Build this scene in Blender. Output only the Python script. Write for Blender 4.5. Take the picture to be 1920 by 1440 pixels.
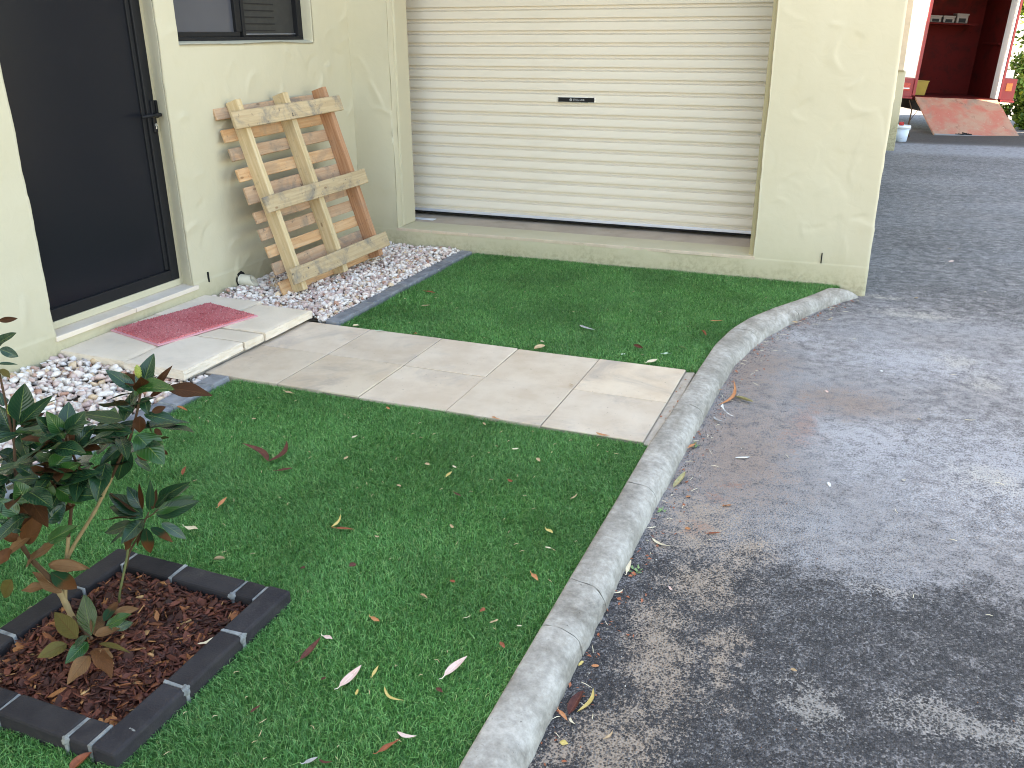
import bpy, bmesh, math, random
import numpy as np
from mathutils import Vector, Matrix, noise
R = random.Random(11)
NP = np.random.default_rng(7)
SC = bpy.context.scene
COL = SC.collection
for o in list(bpy.data.objects):
    bpy.data.objects.remove(o)

# ------------------------------------------------------------------ camera, sky, sun, exposure
cam_d = bpy.data.cameras.new('camera')
cam = bpy.data.objects.new('camera', cam_d); COL.objects.link(cam)
PITCH, YAW, ROLL = math.radians(21.68781), math.radians(21.64283), math.radians(0.23641)
cam.location = (3.32748, -5.46482, 1.39864)
cam.rotation_mode = 'QUATERNION'
cam.rotation_quaternion = (Matrix.Rotation(YAW, 3, 'Z') @ Matrix.Rotation(math.pi / 2 - PITCH, 3, 'X') @ Matrix.Rotation(-ROLL, 3, 'Z')).to_quaternion()
cam_d.sensor_width = 36.0
cam_d.sensor_fit = 'HORIZONTAL'
cam_d.lens = 36.0 * 1653.44584 / 1920.0
cam_d.clip_start = 0.05
cam_d.clip_end = 400.0
SC.camera = cam

SUN_EL = math.radians(50.0)
SUN_H = Vector((-0.93, -0.37, 0)).normalized()
to_sun = Vector((SUN_H.x * math.cos(SUN_EL), SUN_H.y * math.cos(SUN_EL), math.sin(SUN_EL)))
world = bpy.data.worlds.new('World'); SC.world = world
world.use_nodes = True
wn = world.node_tree; wn.nodes.clear()
w_out = wn.nodes.new('ShaderNodeOutputWorld'); w_bg = wn.nodes.new('ShaderNodeBackground')
w_sky = wn.nodes.new('ShaderNodeTexSky'); w_sky.sky_type = 'NISHITA'
w_sky.sun_disc = False
w_sky.sun_elevation = SUN_EL
w_sky.sun_rotation = math.atan2(SUN_H.x, SUN_H.y)
w_sky.air_density = 0.9; w_sky.dust_density = 1.0; w_sky.ozone_density = 0.8
w_bg.inputs['Strength'].default_value = 0.15
wn.links.new(w_sky.outputs[0], w_bg.inputs[0]); wn.links.new(w_bg.outputs[0], w_out.inputs[0])
sun_d = bpy.data.lights.new('sun', 'SUN'); sun_d.energy = 4.6; sun_d.angle = math.radians(0.53); sun_d.color = (1.0, 0.95, 0.87)
sun = bpy.data.objects.new('sun', sun_d); COL.objects.link(sun)
sun.rotation_mode = 'QUATERNION'; sun.rotation_quaternion = to_sun.to_track_quat('Z', 'Y')
sun.location = (-6, -4, 12)
SC.view_settings.view_transform = 'Standard'
SC.view_settings.look = 'None'
SC.view_settings.exposure = 2.72
SC.view_settings.gamma = 1.0
SC.view_settings.use_white_balance = True          # phone white balance set for open shade
SC.view_settings.white_balance_temperature = 8300
SC.view_settings.white_balance_tint = 10
SC.view_settings.use_curve_mapping = False
SC.cycles.filter_width = 1.05

# ------------------------------------------------------------------ helpers
def tag(o, label=None, cat=None, group=None, kind=None):
    if label: o['label'] = label
    if cat: o['category'] = cat
    if group: o['group'] = group
    if kind: o['kind'] = kind
    return o

def empty(name, loc=(0, 0, 0), parent=None):
    o = bpy.data.objects.new(name, None); COL.objects.link(o)
    o.location = loc; o.empty_display_size = 0.1
    if parent: o.parent = parent
    return o

def link(name, me, parent=None, loc=None):
    o = bpy.data.objects.new(name, me); COL.objects.link(o)
    if parent: o.parent = parent
    if loc is not None: o.location = loc
    return o

def obj_bm(name, bm, mat, parent=None, loc=None, smooth=False):
    me = bpy.data.meshes.new(name)
    bmesh.ops.recalc_face_normals(bm, faces=bm.faces[:])
    if smooth:
        for f in bm.faces: f.smooth = True
    bm.to_mesh(me); bm.free()
    for m in (mat if isinstance(mat, (list, tuple)) else [mat]): me.materials.append(m)
    return link(name, me, parent, loc)

def obj_np(name, V, F, mat, parent=None, smooth=False, loc=None, uv=None):
    """V (n,3), F list/array of equal-length faces or list of lists"""
    me = bpy.data.meshes.new(name)
    V = np.asarray(V, dtype=np.float32)
    if isinstance(F, np.ndarray):
        n, k = F.shape
        me.vertices.add(len(V)); me.vertices.foreach_set('co', V.ravel())
        me.loops.add(n * k); me.loops.foreach_set('vertex_index', F.astype(np.int32).ravel())
        me.polygons.add(n); me.polygons.foreach_set('loop_start', np.arange(0, n * k, k, dtype=np.int32))
        me.polygons.foreach_set('loop_total', np.full(n, k, dtype=np.int32))
        me.update(calc_edges=True); me.validate()
    else:
        me.from_pydata([tuple(map(float, v)) for v in V], [], [tuple(map(int, f)) for f in F])
    if smooth: me.polygons.foreach_set('use_smooth', np.ones(len(me.polygons), dtype=bool))
    for m in (mat if isinstance(mat, (list, tuple)) else [mat]): me.materials.append(m)
    if uv is not None:
        l = me.uv_layers.new(name='UVMap')
        li = np.zeros(len(me.loops), dtype=np.int32); me.loops.foreach_get('vertex_index', li)
        l.data.foreach_set('uv', np.asarray(uv, dtype=np.float32)[li].ravel())
    return link(name, me, parent, loc)

def add_box(bm, lo, hi, bev=0.0, jit=0.0, seg=2):
    lo, hi = Vector(lo), Vector(hi)
    c = (lo + hi) / 2; s = hi - lo
    ret = bmesh.ops.create_cube(bm, size=1.0, matrix=Matrix.Translation(c) @ Matrix.Diagonal((s.x, s.y, s.z, 1)))
    vs = ret['verts']
    if jit:
        for v in vs: v.co += Vector((R.uniform(-jit, jit), R.uniform(-jit, jit), R.uniform(-jit, jit)))
    if bev:
        es = list({e for v in vs for e in v.link_edges})
        bmesh.ops.bevel(bm, geom=es, offset=bev, segments=seg, profile=0.5, affect='EDGES', clamp_overlap=True)

def box(name, lo, hi, mat, parent=None, bev=0.0, jit=0.0, seg=2):
    bm = bmesh.new(); add_box(bm, lo, hi, bev, jit, seg)
    return obj_bm(name, bm, mat, parent)

def add_tube(bm, pts, radii, n=8, cap=True):
    pts = [Vector(p) for p in pts]; rings = []
    up = Vector((0.13, 0.21, 1)).normalized()
    for i, p in enumerate(pts):
        d = (pts[min(i + 1, len(pts) - 1)] - pts[max(i - 1, 0)]).normalized()
        a = d.cross(up)
        if a.length < 1e-3: a = d.cross(Vector((1, 0, 0)))
        a.normalize(); b = d.cross(a).normalized()
        r = radii[i] if isinstance(radii, (list, tuple)) else radii
        rings.append([bm.verts.new(p + (a * math.cos(t) + b * math.sin(t)) * r) for t in [2 * math.pi * k / n for k in range(n)]])
    for A, B in zip(rings[:-1], rings[1:]):
        for k in range(n): bm.faces.new((A[k], A[(k + 1) % n], B[(k + 1) % n], B[k]))
    if cap:
        bm.faces.new(rings[0][::-1]); bm.faces.new(rings[-1])

# ------------------------------------------------------------------ materials
def lin(r, g, b):
    f = lambda c: c / 12.92 if c <= 0.04045 else ((c + 0.055) / 1.055) ** 2.4
    return (f(r / 255), f(g / 255), f(b / 255), 1)

class NT:
    def __init__(s, name):
        s.m = bpy.data.materials.new(name); s.m.use_nodes = True
        s.t = s.m.node_tree; s.t.nodes.clear()
        s.out = s.n('ShaderNodeOutputMaterial'); s.b = s.n('ShaderNodeBsdfPrincipled')
        s.l(s.b.outputs[0], s.out.inputs[0]); s._co = None
    def n(s, k, **kw):
        nd = s.t.nodes.new(k)
        for a, v in kw.items(): setattr(nd, a, v)
        return nd
    def l(s, a, b): s.t.links.new(a, b)
    def set(s, inp, v):
        if hasattr(v, 'is_output') or isinstance(v, bpy.types.NodeSocket): s.l(v, inp)
        else: inp.default_value = v
    def co(s, kind='Object'):
        if s._co is None: s._co = s.n('ShaderNodeTexCoord')
        return s._co.outputs[kind]
    def mapping(s, v, scale=(1, 1, 1), rot=(0, 0, 0), loc=(0, 0, 0)):
        m = s.n('ShaderNodeMapping'); s.l(v, m.inputs[0])
        m.inputs['Scale'].default_value = scale; m.inputs['Rotation'].default_value = rot; m.inputs['Location'].default_value = loc
        return m.outputs[0]
    def noise(s, scale, detail=3, rough=0.55, v=None, dist=0.0, out=0):
        nd = s.n('ShaderNodeTexNoise'); s.l(v if v is not None else s.co(), nd.inputs['Vector'])
        nd.inputs['Scale'].default_value = scale; nd.inputs['Detail'].default_value = detail
        nd.inputs['Roughness'].default_value = rough; nd.inputs['Distortion'].default_value = dist
        return nd.outputs[out]
    def voro(s, scale, v=None, feature='F1', out='Distance', rnd=1.0):
        nd = s.n('ShaderNodeTexVoronoi', feature=feature); s.l(v if v is not None else s.co(), nd.inputs['Vector'])
        nd.inputs['Scale'].default_value = scale; nd.inputs['Randomness'].default_value = rnd
        return nd.outputs[out]
    def ramp(s, f, stops, interp='LINEAR'):
        r = s.n('ShaderNodeValToRGB'); s.l(f, r.inputs[0]); r.color_ramp.interpolation = interp
        e = r.color_ramp.elements
        while len(e) < len(stops): e.new(0.5)
        for q, (p, c) in zip(e, stops):
            q.position = p; q.color = c if len(c) == 4 else (*c, 1)
        return r.outputs[0]
    def mr(s, f, a, b, c=0.0, d=1.0, smooth=True):
        m = s.n('ShaderNodeMapRange', interpolation_type='SMOOTHSTEP' if smooth else 'LINEAR'); s.set(m.inputs[0], f)
        for i, v in enumerate((a, b, c, d)): m.inputs[i + 1].default_value = v
        return m.outputs[0]
    def math(s, op, a, b=0.0, c=None, clamp=False):
        m = s.n('ShaderNodeMath', operation=op, use_clamp=clamp); s.set(m.inputs[0], a); s.set(m.inputs[1], b)
        if c is not None: s.set(m.inputs[2], c)
        return m.outputs[0]
    def mix(s, f, a, b, blend='MIX'):
        m = s.n('ShaderNodeMix', data_type='RGBA', blend_type=blend); s.set(m.inputs[0], f)
        s.set(m.inputs[6], a if not isinstance(a, tuple) or len(a) == 4 else (*a, 1)); s.set(m.inputs[7], b if not isinstance(b, tuple) or len(b) == 4 else (*b, 1))
        return m.outputs[2]
    def bump(s, h, strength=0.3, dist=0.01):
        b = s.n('ShaderNodeBump'); b.inputs['Strength'].default_value = strength; b.inputs['Distance'].default_value = dist
        s.l(h, b.inputs['Height']); s.l(b.outputs[0], s.b.inputs['Normal']); return b
    def sep(s, v):
        x = s.n('ShaderNodeSeparateXYZ'); s.l(v, x.inputs[0]); return x.outputs
    def rand(s):
        o = s.n('ShaderNodeObjectInfo').outputs['Random']; g = s.n('ShaderNodeNewGeometry').outputs['Random Per Island']
        return s.math('FRACT', s.math('ADD', o, g))
    def base(s, c, rough=0.7, spec=0.3, metal=0.0):
        s.set(s.b.inputs['Base Color'], c if not isinstance(c, tuple) or len(c) == 4 else (*c, 1))
        s.set(s.b.inputs['Roughness'], rough); s.b.inputs['Specular IOR Level'].default_value = spec
        s.b.inputs['Metallic'].default_value = metal
        return s.m

def plain(name, c, rough=0.6, spec=0.3, metal=0.0, var=0.12, nscale=9.0, bump=0.0):
    t = NT(name); c = tuple(c[:3])
    n = t.noise(nscale, 5, 0.6)
    col = t.mix(n, tuple(x * (1 - var) for x in c), tuple(min(1, x * (1 + var)) for x in c))
    if bump: t.bump(t.noise(nscale * 12, 4, 0.6), bump, 0.004)
    r = t.mr(t.noise(nscale * 2, 3), 0.3, 0.7, rough - 0.07, rough + 0.07)
    return t.base(col, r, spec, metal)

def m_render():
    t = NT('painted_render'); P = t.co()
    z = t.sep(P)[2]
    c = t.mix(t.mr(t.noise(1.1, 4, 0.6), 0.3, 0.7), (0.540, 0.488, 0.345), (0.572, 0.520, 0.375))
    c = t.mix(t.math('MULTIPLY', t.mr(t.noise(7, 5, 0.65, dist=0.6), 0.52, 0.8), 0.35), c, (0.53, 0.465, 0.30))
    # rising-damp stain with an uneven top and a few scuffs
    edge = t.math('ADD', z, t.math('MULTIPLY', t.noise(5, 4, 0.6), -0.22))
    c = t.mix(t.mr(edge, -0.12, 0.16, 0.48, 0.0), c, (0.42, 0.38, 0.22))
    c = t.mix(t.math('MULTIPLY', t.mr(edge, -0.16, 0.03, 1.0, 0.0), t.mr(t.noise(31, 5, 0.7), 0.38, 0.66, 0, 0.6)), c, (0.26, 0.215, 0.13))
    c = t.mix(t.mr(t.noise(2.6, 5, 0.7, v=t.mapping(P, (2.2, 2.2, 0.45))), 0.56, 0.78, 0, 0.22), c, (0.42, 0.385, 0.27))
    sc = t.noise(23, 4, 0.7, v=t.mapping(P, (1, 1, 0.6)))
    c = t.mix(t.mr(sc, 0.71, 0.76, 0, 0.5), c, (0.35, 0.31, 0.22))
    h = t.math('ADD', t.math('MULTIPLY', t.noise(14, 3, 0.5, dist=1.2), 1.0), t.math('MULTIPLY', t.noise(140, 3, 0.6), 0.10))
    t.bump(h, 0.13, 0.012)
    return t.base(c, 0.62, 0.25)
M = {}
M['render'] = m_render()

def m_turf_base():
    t = NT('turf_backing'); c = t.mix(t.noise(60, 3), (0.03, 0.09, 0.022), (0.05, 0.14, 0.04)); return t.base(c, 0.9, 0.1)
M['turf_base'] = m_turf_base()
def m_grass():
    t = NT('turf_blade'); r = t.rand()
    c = t.ramp(r, [(0, (0.038, 0.135, 0.030)), (0.4, (0.063, 0.218, 0.047)), (0.75, (0.112, 0.310, 0.076)), (0.93, (0.22, 0.44, 0.14)), (1, (0.28, 0.36, 0.13))])
    P = t.co(); big = t.noise(2.2, 3, 0.55)
    c = t.mix(t.mr(big, 0.42, 0.66), c, (0.115, 0.30, 0.105), 'MIX') if False else c
    h = t.n('ShaderNodeHueSaturation'); t.l(c, h.inputs['Color']); t.l(t.mr(big, 0.3, 0.7, 0.85, 1.2), h.inputs['Value'])
    t.b.inputs['Sheen Weight'].default_value = 0.0
    return t.base(h.outputs[0], 0.42, 0.35)
M['grass'] = m_grass()

def m_asphalt():
    t = NT('asphalt'); P = t.co(); x, y, z = t.sep(P)
    w = t.noise(3.0, 4, 0.6, out=1)
    Pd = t.n('ShaderNodeVectorMath', operation='MULTIPLY_ADD'); t.l(w, Pd.inputs[0]); Pd.inputs[1].default_value = (0.35, 0.35, 0); t.l(P, Pd.inputs[2])
    w2 = t.noise(16.0, 5, 0.65, out=1)
    Pd2 = t.n('ShaderNodeVectorMath', operation='MULTIPLY_ADD'); t.l(w2, Pd2.inputs[0]); Pd2.inputs[1].default_value = (0.16, 0.16, 0); t.l(Pd.outputs[0], Pd2.inputs[2]); Pd = Pd2
    xd, yd, zd = t.sep(Pd.outputs[0])
    cell = t.voro(185, out='Color'); cs = t.n('ShaderNodeSeparateColor'); t.l(cell, cs.inputs[0])
    d = t.voro(185); d2 = t.voro(95)
    fine = t.noise(120, 4, 0.72); mid = t.noise(17, 5, 0.68); big = t.noise(1.6, 4, 0.6); big2 = t.noise(0.75, 4, 0.65)
    stone = t.ramp(cs.outputs[0], [(0, (0.036, 0.033, 0.032)), (0.55, (0.062, 0.057, 0.056)), (0.88, (0.11, 0.10, 0.097)), (1, (0.33, 0.30, 0.27))])
    stone = t.mix(t.mr(fine, 0.35, 0.7, 0, 0.45), stone, (0.11, 0.102, 0.10))
    stone = t.mix(t.mr(d, 0.38, 0.66, 0, 0.7), stone, (0.020, 0.019, 0.020))
    # how easily dust settles here: gaps between the stones first, single stones stay bare
    grain = t.math('ADD', t.math('MULTIPLY', t.math('SUBTRACT', d, 0.40), 0.85), t.math('MULTIPLY', t.math('SUBTRACT', cs.outputs[1], 0.5), 0.55))
    grain = t.math('ADD', grain, t.math('ADD', t.math('MULTIPLY', t.math('SUBTRACT', fine, 0.5), 0.9), t.math('MULTIPLY', t.math('SUBTRACT', mid, 0.5), 1.5)))
    # grey dust film: covers nearly everything past y = -3, leaves a clean dark patch in front
    film = t.math('ADD', t.mr(yd, -3.02, -2.60), t.math('MULTIPLY', t.mr(yd, -0.9, 0.6), -0.62))
    film = t.math('ADD', film, t.math('MULTIPLY', t.math('SUBTRACT', big2, 0.5), 0.9))
    fm = t.mr(t.math('ADD', film, t.math('MULTIPLY', grain, 1.15)), 0.02, 1.30, 0.0, 0.95)
    dust = t.mix(t.mr(mid, 0.3, 0.7), (0.25, 0.232, 0.225), (0.40, 0.368, 0.345))
    dust = t.mix(t.mr(big, 0.42, 0.68, 0, 0.8), dust, (0.355, 0.342, 0.338))
    c = t.mix(fm, stone, dust)
    def blob(cx, cy, rx, ry, rot=0.0):
        m = t.mapping(Pd.outputs[0], (1 / rx, 1 / ry, 0), (0, 0, 0), (-(cx + 0.255) / rx, -(cy + 0.255) / ry, 0))
        g = t.n('ShaderNodeVectorMath', operation='LENGTH'); t.l(m, g.inputs[0])
        return t.mr(g.outputs['Value'], 1.25, 0.0, smooth=False)
    def layer(c, masks, colour, amt, lo=0.42, hi=0.62):
        tot = masks[0]
        for m in masks[1:]: tot = t.math('MAXIMUM', tot, m)
        k = t.math('MULTIPLY', t.mr(t.math('ADD', tot, t.math('MULTIPLY', grain, 1.15)), 0.40, 0.80 + (hi - lo) * 1.5), amt)
        k = t.math('MULTIPLY', k, t.mr(tot, 0.0, 0.22))
        return t.mix(k, c, colour)
    sand = (0.40, 0.31, 0.235)
    # pale blue-grey washed dust on the open part of the drive
    c = layer(c, [blob(3.65, -1.10, 0.55, 0.28), blob(3.95, -2.2, 0.45, 0.55), blob(3.45, -2.10, 0.40, 0.35), blob(3.15, -0.95, 0.25, 0.16), blob(4.4, -1.2, 0.4, 0.5)], (0.47, 0.455, 0.455), 0.75, 0.40, 0.66)
    c = layer(c, [blob(3.02, -2.40, 0.30, 0.75), blob(2.96, -1.50, 0.24, 0.6), blob(3.35, -1.75, 0.3, 0.22)], (0.31, 0.225, 0.175), 0.75, 0.40, 0.60)
    c = layer(c, [blob(3.05, -3.26, 0.17, 0.20), blob(2.96, -2.95, 0.14, 0.22), blob(3.17, -3.62, 0.045, 0.17), blob(3.00, -3.62, 0.13, 0.30), blob(2.95, -4.0, 0.14, 0.22), blob(3.14, -3.05, 0.10, 0.14)], sand, 0.78, 0.43, 0.66)
    c = layer(c, [blob(3.338, -3.672, 0.085, 0.075), blob(3.70, -3.62, 0.18, 0.07), blob(3.50, -3.10, 0.10, 0.04), blob(3.62, -3.95, 0.2, 0.10)], (0.43, 0.385, 0.335), 0.62, 0.43, 0.66)
    c = layer(c, [blob(3.96, -1.30, 0.10, 0.20), blob(3.86, -1.05, 0.12, 0.12), blob(3.9, -2.30, 0.20, 0.12), blob(3.50, 0.03, 0.16, 0.06), blob(3.72, -0.30, 0.25, 0.12)], (0.53, 0.475, 0.395), 0.6, 0.42, 0.72)
    c = layer(c, [blob(3.00, -2.75, 0.05, 0.05), blob(2.96, -2.98, 0.04, 0.04), blob(3.05, -2.62, 0.03, 0.03), blob(3.09, -0.62, 0.05, 0.05), blob(3.22, -2.05, 0.08, 0.30)], (0.36, 0.17, 0.11), 0.42, 0.45, 0.66)
    # wash line of mud in front of the truck ramp
    mud = t.math('MULTIPLY', t.mr(yd, 11.6, 12.6), t.mr(yd, 16.0, 14.6))
    c = t.mix(t.math('MULTIPLY', mud, t.mr(mid, 0.25, 0.6, 0.75, 0.97)), c, (0.050, 0.043, 0.037))
    wash = t.math('MULTIPLY', t.mr(yd, 9.6, 10.4), t.mr(yd, 12.2, 11.7))
    c = t.mix(t.math('MULTIPLY', wash, t.mr(mid, 0.3, 0.6, 0.15, 0.75)), c, (0.27, 0.27, 0.28))
    hgt = t.math('ADD', t.math('MULTIPLY', t.mr(d, 0.0, 0.65, 1, 0), 1.0), t.math('ADD', t.math('MULTIPLY', t.mr(d2, 0, 0.7, 1, 0), 0.35), t.math('MULTIPLY', fine, 0.7)))
    t.bump(t.math('MULTIPLY', hgt, t.mr(y, -1.5, 2.0, 1.0, 0.22)), 0.75, 0.005)
    return t.base(c, t.mr(fm, 0, 0.8, 0.70, 0.92), 0.16)
M['asphalt'] = m_asphalt()

def m_stone_like(name, c0, c1, stain, speck=0.0, rough=0.8, rnd=0.10, scale=6.0, bump=0.25, spec=0.22, single=False):
    t = NT(name); P = t.co('Object')
    r = t.n('ShaderNodeObjectInfo').outputs['Random']
    if single: r = t.math('MULTIPLY', r, 0.0)
    off = t.n('ShaderNodeVectorMath', operation='ADD'); t.l(P, off.inputs[0]); t.l(t.math('MULTIPLY', r, 37.0), off.inputs[1])
    v = off.outputs[0]
    c = t.mix(t.mr(t.noise(scale, 5, 0.62, v=v), 0.3, 0.7), c0, c1)
    c = t.mix(t.math('MULTIPLY', t.mr(t.noise(scale * 0.55, 6, 0.7, v=v, dist=0.8), 0.50, 0.74), 0.75), c, stain)
    h = t.n('ShaderNodeHueSaturation'); t.l(c, h.inputs['Color']); t.l(t.mr(r, 0, 1, 1 - rnd, 1 + rnd, False), h.inputs['Value'])
    c = t.mix(t.math('FRACT', t.math('MULTIPLY', r, 7.3)), h.outputs[0], t.mix(1.0, h.outputs[0], (1.0, 0.965, 0.90), 'MULTIPLY'))
    if single:
        h2 = t.n('ShaderNodeHueSaturation'); t.l(c, h2.inputs['Color']); t.l(t.mr(t.noise(52, 5, 0.75), 0.3, 0.7, 0.76, 1.16, False), h2.inputs['Value']); c = h2.outputs[0]
        c = t.mix(t.mr(t.noise(3.2, 6, 0.75, v=t.mapping(P, (3.0, 0.8, 3.0))), 0.50, 0.72, 0, 0.55), c, (0.19, 0.155, 0.115))
    if speck:
        c = t.mix(t.mr(t.noise(scale * 14, 3, 0.7, v=v), 0.66, 0.74, 0, speck), c, tuple(x * 0.35 for x in stain))
    hg = t.math('ADD', t.noise(scale * 22, 4, 0.65, v=v), t.math('MULTIPLY', t.noise(scale * 4, 3, v=v), 0.8))
    t.bump(hg, bump, 0.004)
    return t.base(c, rough, spec)
M['paver'] = m_stone_like('sandstone_paver', (0.58, 0.46, 0.345), (0.68, 0.57, 0.45), (0.40, 0.345, 0.30), 0.55, 0.8, 0.08, 4.5)
M['slab'] = m_stone_like('step_slab', (0.68, 0.585, 0.475), (0.76, 0.665, 0.56), (0.58, 0.51, 0.44), 0.2, 0.8, 0.04, 4.0)
M['mortar'] = m_stone_like('pale_mortar', (0.17, 0.18, 0.18), (0.33, 0.34, 0.33), (0.10, 0.10, 0.10), 0.1, 0.9, 0.05, 30, 0.5)
M['sandmortar'] = m_stone_like('sand_joint', (0.42, 0.36, 0.29), (0.55, 0.48, 0.40), (0.33, 0.29, 0.25), 0.3, 0.9, 0.05, 20, 0.5)
M['jointdark'] = m_stone_like('joint_filler', (0.24, 0.20, 0.16), (0.36, 0.31, 0.25), (0.15, 0.12, 0.10), 0.3, 0.95, 0.0, 20, 0.5)
M['concrete'] = m_stone_like('kerb_concrete', (0.285, 0.255, 0.212), (0.475, 0.435, 0.375), (0.12, 0.097, 0.074), 0.6, 0.88, 0.0, 6.5, 0.32, 0.2, True)
M['charcoal'] = m_stone_like('charcoal_brick', (0.025, 0.0225, 0.0240), (0.038, 0.034, 0.035), (0.060, 0.053, 0.049), 0.0, 0.82, 0.25, 9, 0.5, 0.12)
M['bluestone'] = m_stone_like('grey_edging_brick', (0.15, 0.16, 0.18), (0.26, 0.27, 0.295), (0.36, 0.37, 0.38), 0.1, 0.8, 0.1, 12, 0.5)
M['tile'] = m_stone_like('threshold_tile', (0.55, 0.44, 0.33), (0.63, 0.52, 0.40), (0.45, 0.36, 0.28), 0.25, 0.7, 0.05, 8, 0.15)
M['floor'] = m_stone_like('garage_floor', (0.40, 0.34, 0.29), (0.48, 0.42, 0.36), (0.32, 0.27, 0.22), 0.3, 0.8, 0.05, 5, 0.15)
M['soil'] = plain('soil', (0.10, 0.085, 0.065), 0.95, 0.1, var=0.4, nscale=20, bump=0.5)
M['dirt'] = plain('pale_dirt', (0.44, 0.38, 0.29), 0.95, 0.1, var=0.4, nscale=3, bump=0.4)  # ground colour paled so its sunlit bounce warms the shaded walls

def m_pebble():
    t = NT('quartz_stone'); r = t.rand()
    c = t.ramp(r, [(0, (0.82, 0.735, 0.655)), (0.22, (0.76, 0.625, 0.53)), (0.36, (0.62, 0.45, 0.39)), (0.5, (0.84, 0.775, 0.70)), (0.66, (0.70, 0.585, 0.51)), (0.76, (0.54, 0.38, 0.34)), (0.85, (0.66, 0.47, 0.29)), (0.91, (0.45, 0.23, 0.155)), (0.96, (0.80, 0.74, 0.69)), (0.99, (0.40, 0.36, 0.35))], 'CONSTANT')
    n = t.noise(34, 5, 0.65)
    c = t.mix(t.mr(n, 0.42, 0.72, 0, 0.55), c, (0.71, 0.60, 0.52))
    c = t.mix(t.mr(t.noise(70, 3, 0.6), 0.62, 0.72, 0, 0.45), c, (0.40, 0.29, 0.24))
    t.bump(t.noise(160, 4, 0.65), 0.35, 0.003)
    return t.base(c, 0.72, 0.3)
M['pebble'] = m_pebble()
def m_chip():
    t = NT('bark_chip'); r = t.rand()
    c = t.ramp(r, [(0, (0.034, 0.012, 0.008)), (0.25, (0.068, 0.021, 0.013)), (0.5, (0.13, 0.038, 0.022)), (0.7, (0.20, 0.058, 0.033)), (0.84, (0.075, 0.026, 0.020)), (0.92, (0.27, 0.088, 0.031)), (0.975, (0.40, 0.16, 0.055)), (1, (0.55, 0.33, 0.14))])
    c = t.mix(t.mr(t.noise(80, 4, 0.7, v=t.mapping(t.co(), (1, 1, 3))), 0.45, 0.75, 0, 0.45), c, (0.03, 0.013, 0.01))
    t.bump(t.noise(220, 3, 0.6), 0.4, 0.003)
    return t.base(c, 0.62, 0.3)
M['chip'] = m_chip()

def m_wood(name, c0, c1, weather=0.0, knots=True):
    t = NT(name); P = t.co()
    r = t.n('ShaderNodeObjectInfo').outputs['Random']
    v = t.n('ShaderNodeVectorMath', operation='ADD'); t.l(P, v.inputs[0]); t.l(t.math('MULTIPLY', r, 23.0), v.inputs[1])
    g = t.noise(9, 5, 0.6, v=t.mapping(v.outputs[0], (0.35, 7, 7)), dist=0.5)
    c = t.mix(t.mr(g, 0.3, 0.7), c0, c1)
    fine = t.noise(60, 3, 0.6, v=t.mapping(v.outputs[0], (0.2, 5, 5)))
    c = t.mix(t.mr(fine, 0.5, 0.75, 0, 0.25), c, tuple(x * 0.6 for x in c0))
    if knots:
        k = t.voro(5.0, v=t.mapping(v.outputs[0], (1, 2.2, 2.2)))
        c = t.mix(t.mr(k, 0.10, 0.05, 0, 0.7), c, (0.20, 0.10, 0.045))
    if weather:
        wv = t.noise(6, 5, 0.68, v=v.outputs[0], dist=0.6)
        c = t.mix(t.mr(wv, 0.46, 0.70, 0, weather), c, (0.20, 0.18, 0.15))
        sp = t.noise(26, 4, 0.7, v=t.mapping(v.outputs[0], (1.4, 1, 1)))
        c = t.mix(t.mr(sp, 0.60, 0.70, 0, weather), c, (0.07, 0.06, 0.055))
    h = t.n('ShaderNodeHueSaturation'); t.l(c, h.inputs['Color']); t.l(t.mr(r, 0, 1, 0.86, 1.1, False), h.inputs['Value'])
    t.bump(t.math('ADD', g, fine), 0.25, 0.002)
    return t.base(h.outputs[0], 0.75, 0.2)
M['wood_pale'] = m_wood('pale_pine', (0.57, 0.41, 0.215), (0.68, 0.53, 0.32), 0.2)
M['wood_warm'] = m_wood('warm_pine', (0.52, 0.28, 0.13), (0.64, 0.41, 0.23), 0.35)
M['wood_red'] = m_wood('red_hardwood', (0.33, 0.155, 0.075), (0.46, 0.25, 0.14), 0.3)
M['wood_grey'] = m_wood('weathered_board', (0.43, 0.31, 0.175), (0.54, 0.41, 0.25), 0.95)
M['wood_slat'] = m_wood('slat_pine', (0.49, 0.29, 0.165), (0.58, 0.385, 0.245), 0.7)

def m_doorskin():
    t = NT('cream_steel'); P = t.co(); z = t.sep(P)[2]
    c = t.mix(t.noise(1.4, 4, 0.6), (0.705, 0.63, 0.515), (0.75, 0.68, 0.565))
    c = t.mix(t.mr(t.noise(5, 5, 0.7, v=t.mapping(P, (0.25, 1, 3))), 0.50, 0.8, 0, 0.35), c, (0.56, 0.49, 0.37))
    c = t.mix(t.mr(t.noise(48, 3, 0.7), 0.74, 0.79, 0, 0.6), c, (0.22, 0.16, 0.10))
    return t.base(c, t.mr(t.noise(3, 3), 0.3, 0.7, 0.42, 0.58), 0.4)
M['doorskin'] = m_doorskin()
M['alu'] = plain('bare_aluminium', (0.62, 0.63, 0.66), 0.42, 0.5, 0.35, 0.08, 4)
M['jamb'] = plain('painted_jamb', (0.548, 0.495, 0.35), 0.55, 0.3, var=0.05, nscale=3)
M['jamb_dark'] = plain('painted_jamb_olive', (0.42, 0.36, 0.21), 0.55, 0.3, var=0.08, nscale=5)
M['black'] = plain('black_powdercoat', (0.014, 0.014, 0.015), 0.5, 0.18, var=0.1, nscale=20)
M['rubber'] = plain('black_rubber', (0.012, 0.012, 0.013), 0.8, 0.2)
M['dark'] = plain('dark_interior', (0.02, 0.02, 0.02), 0.9, 0.1)
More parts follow.
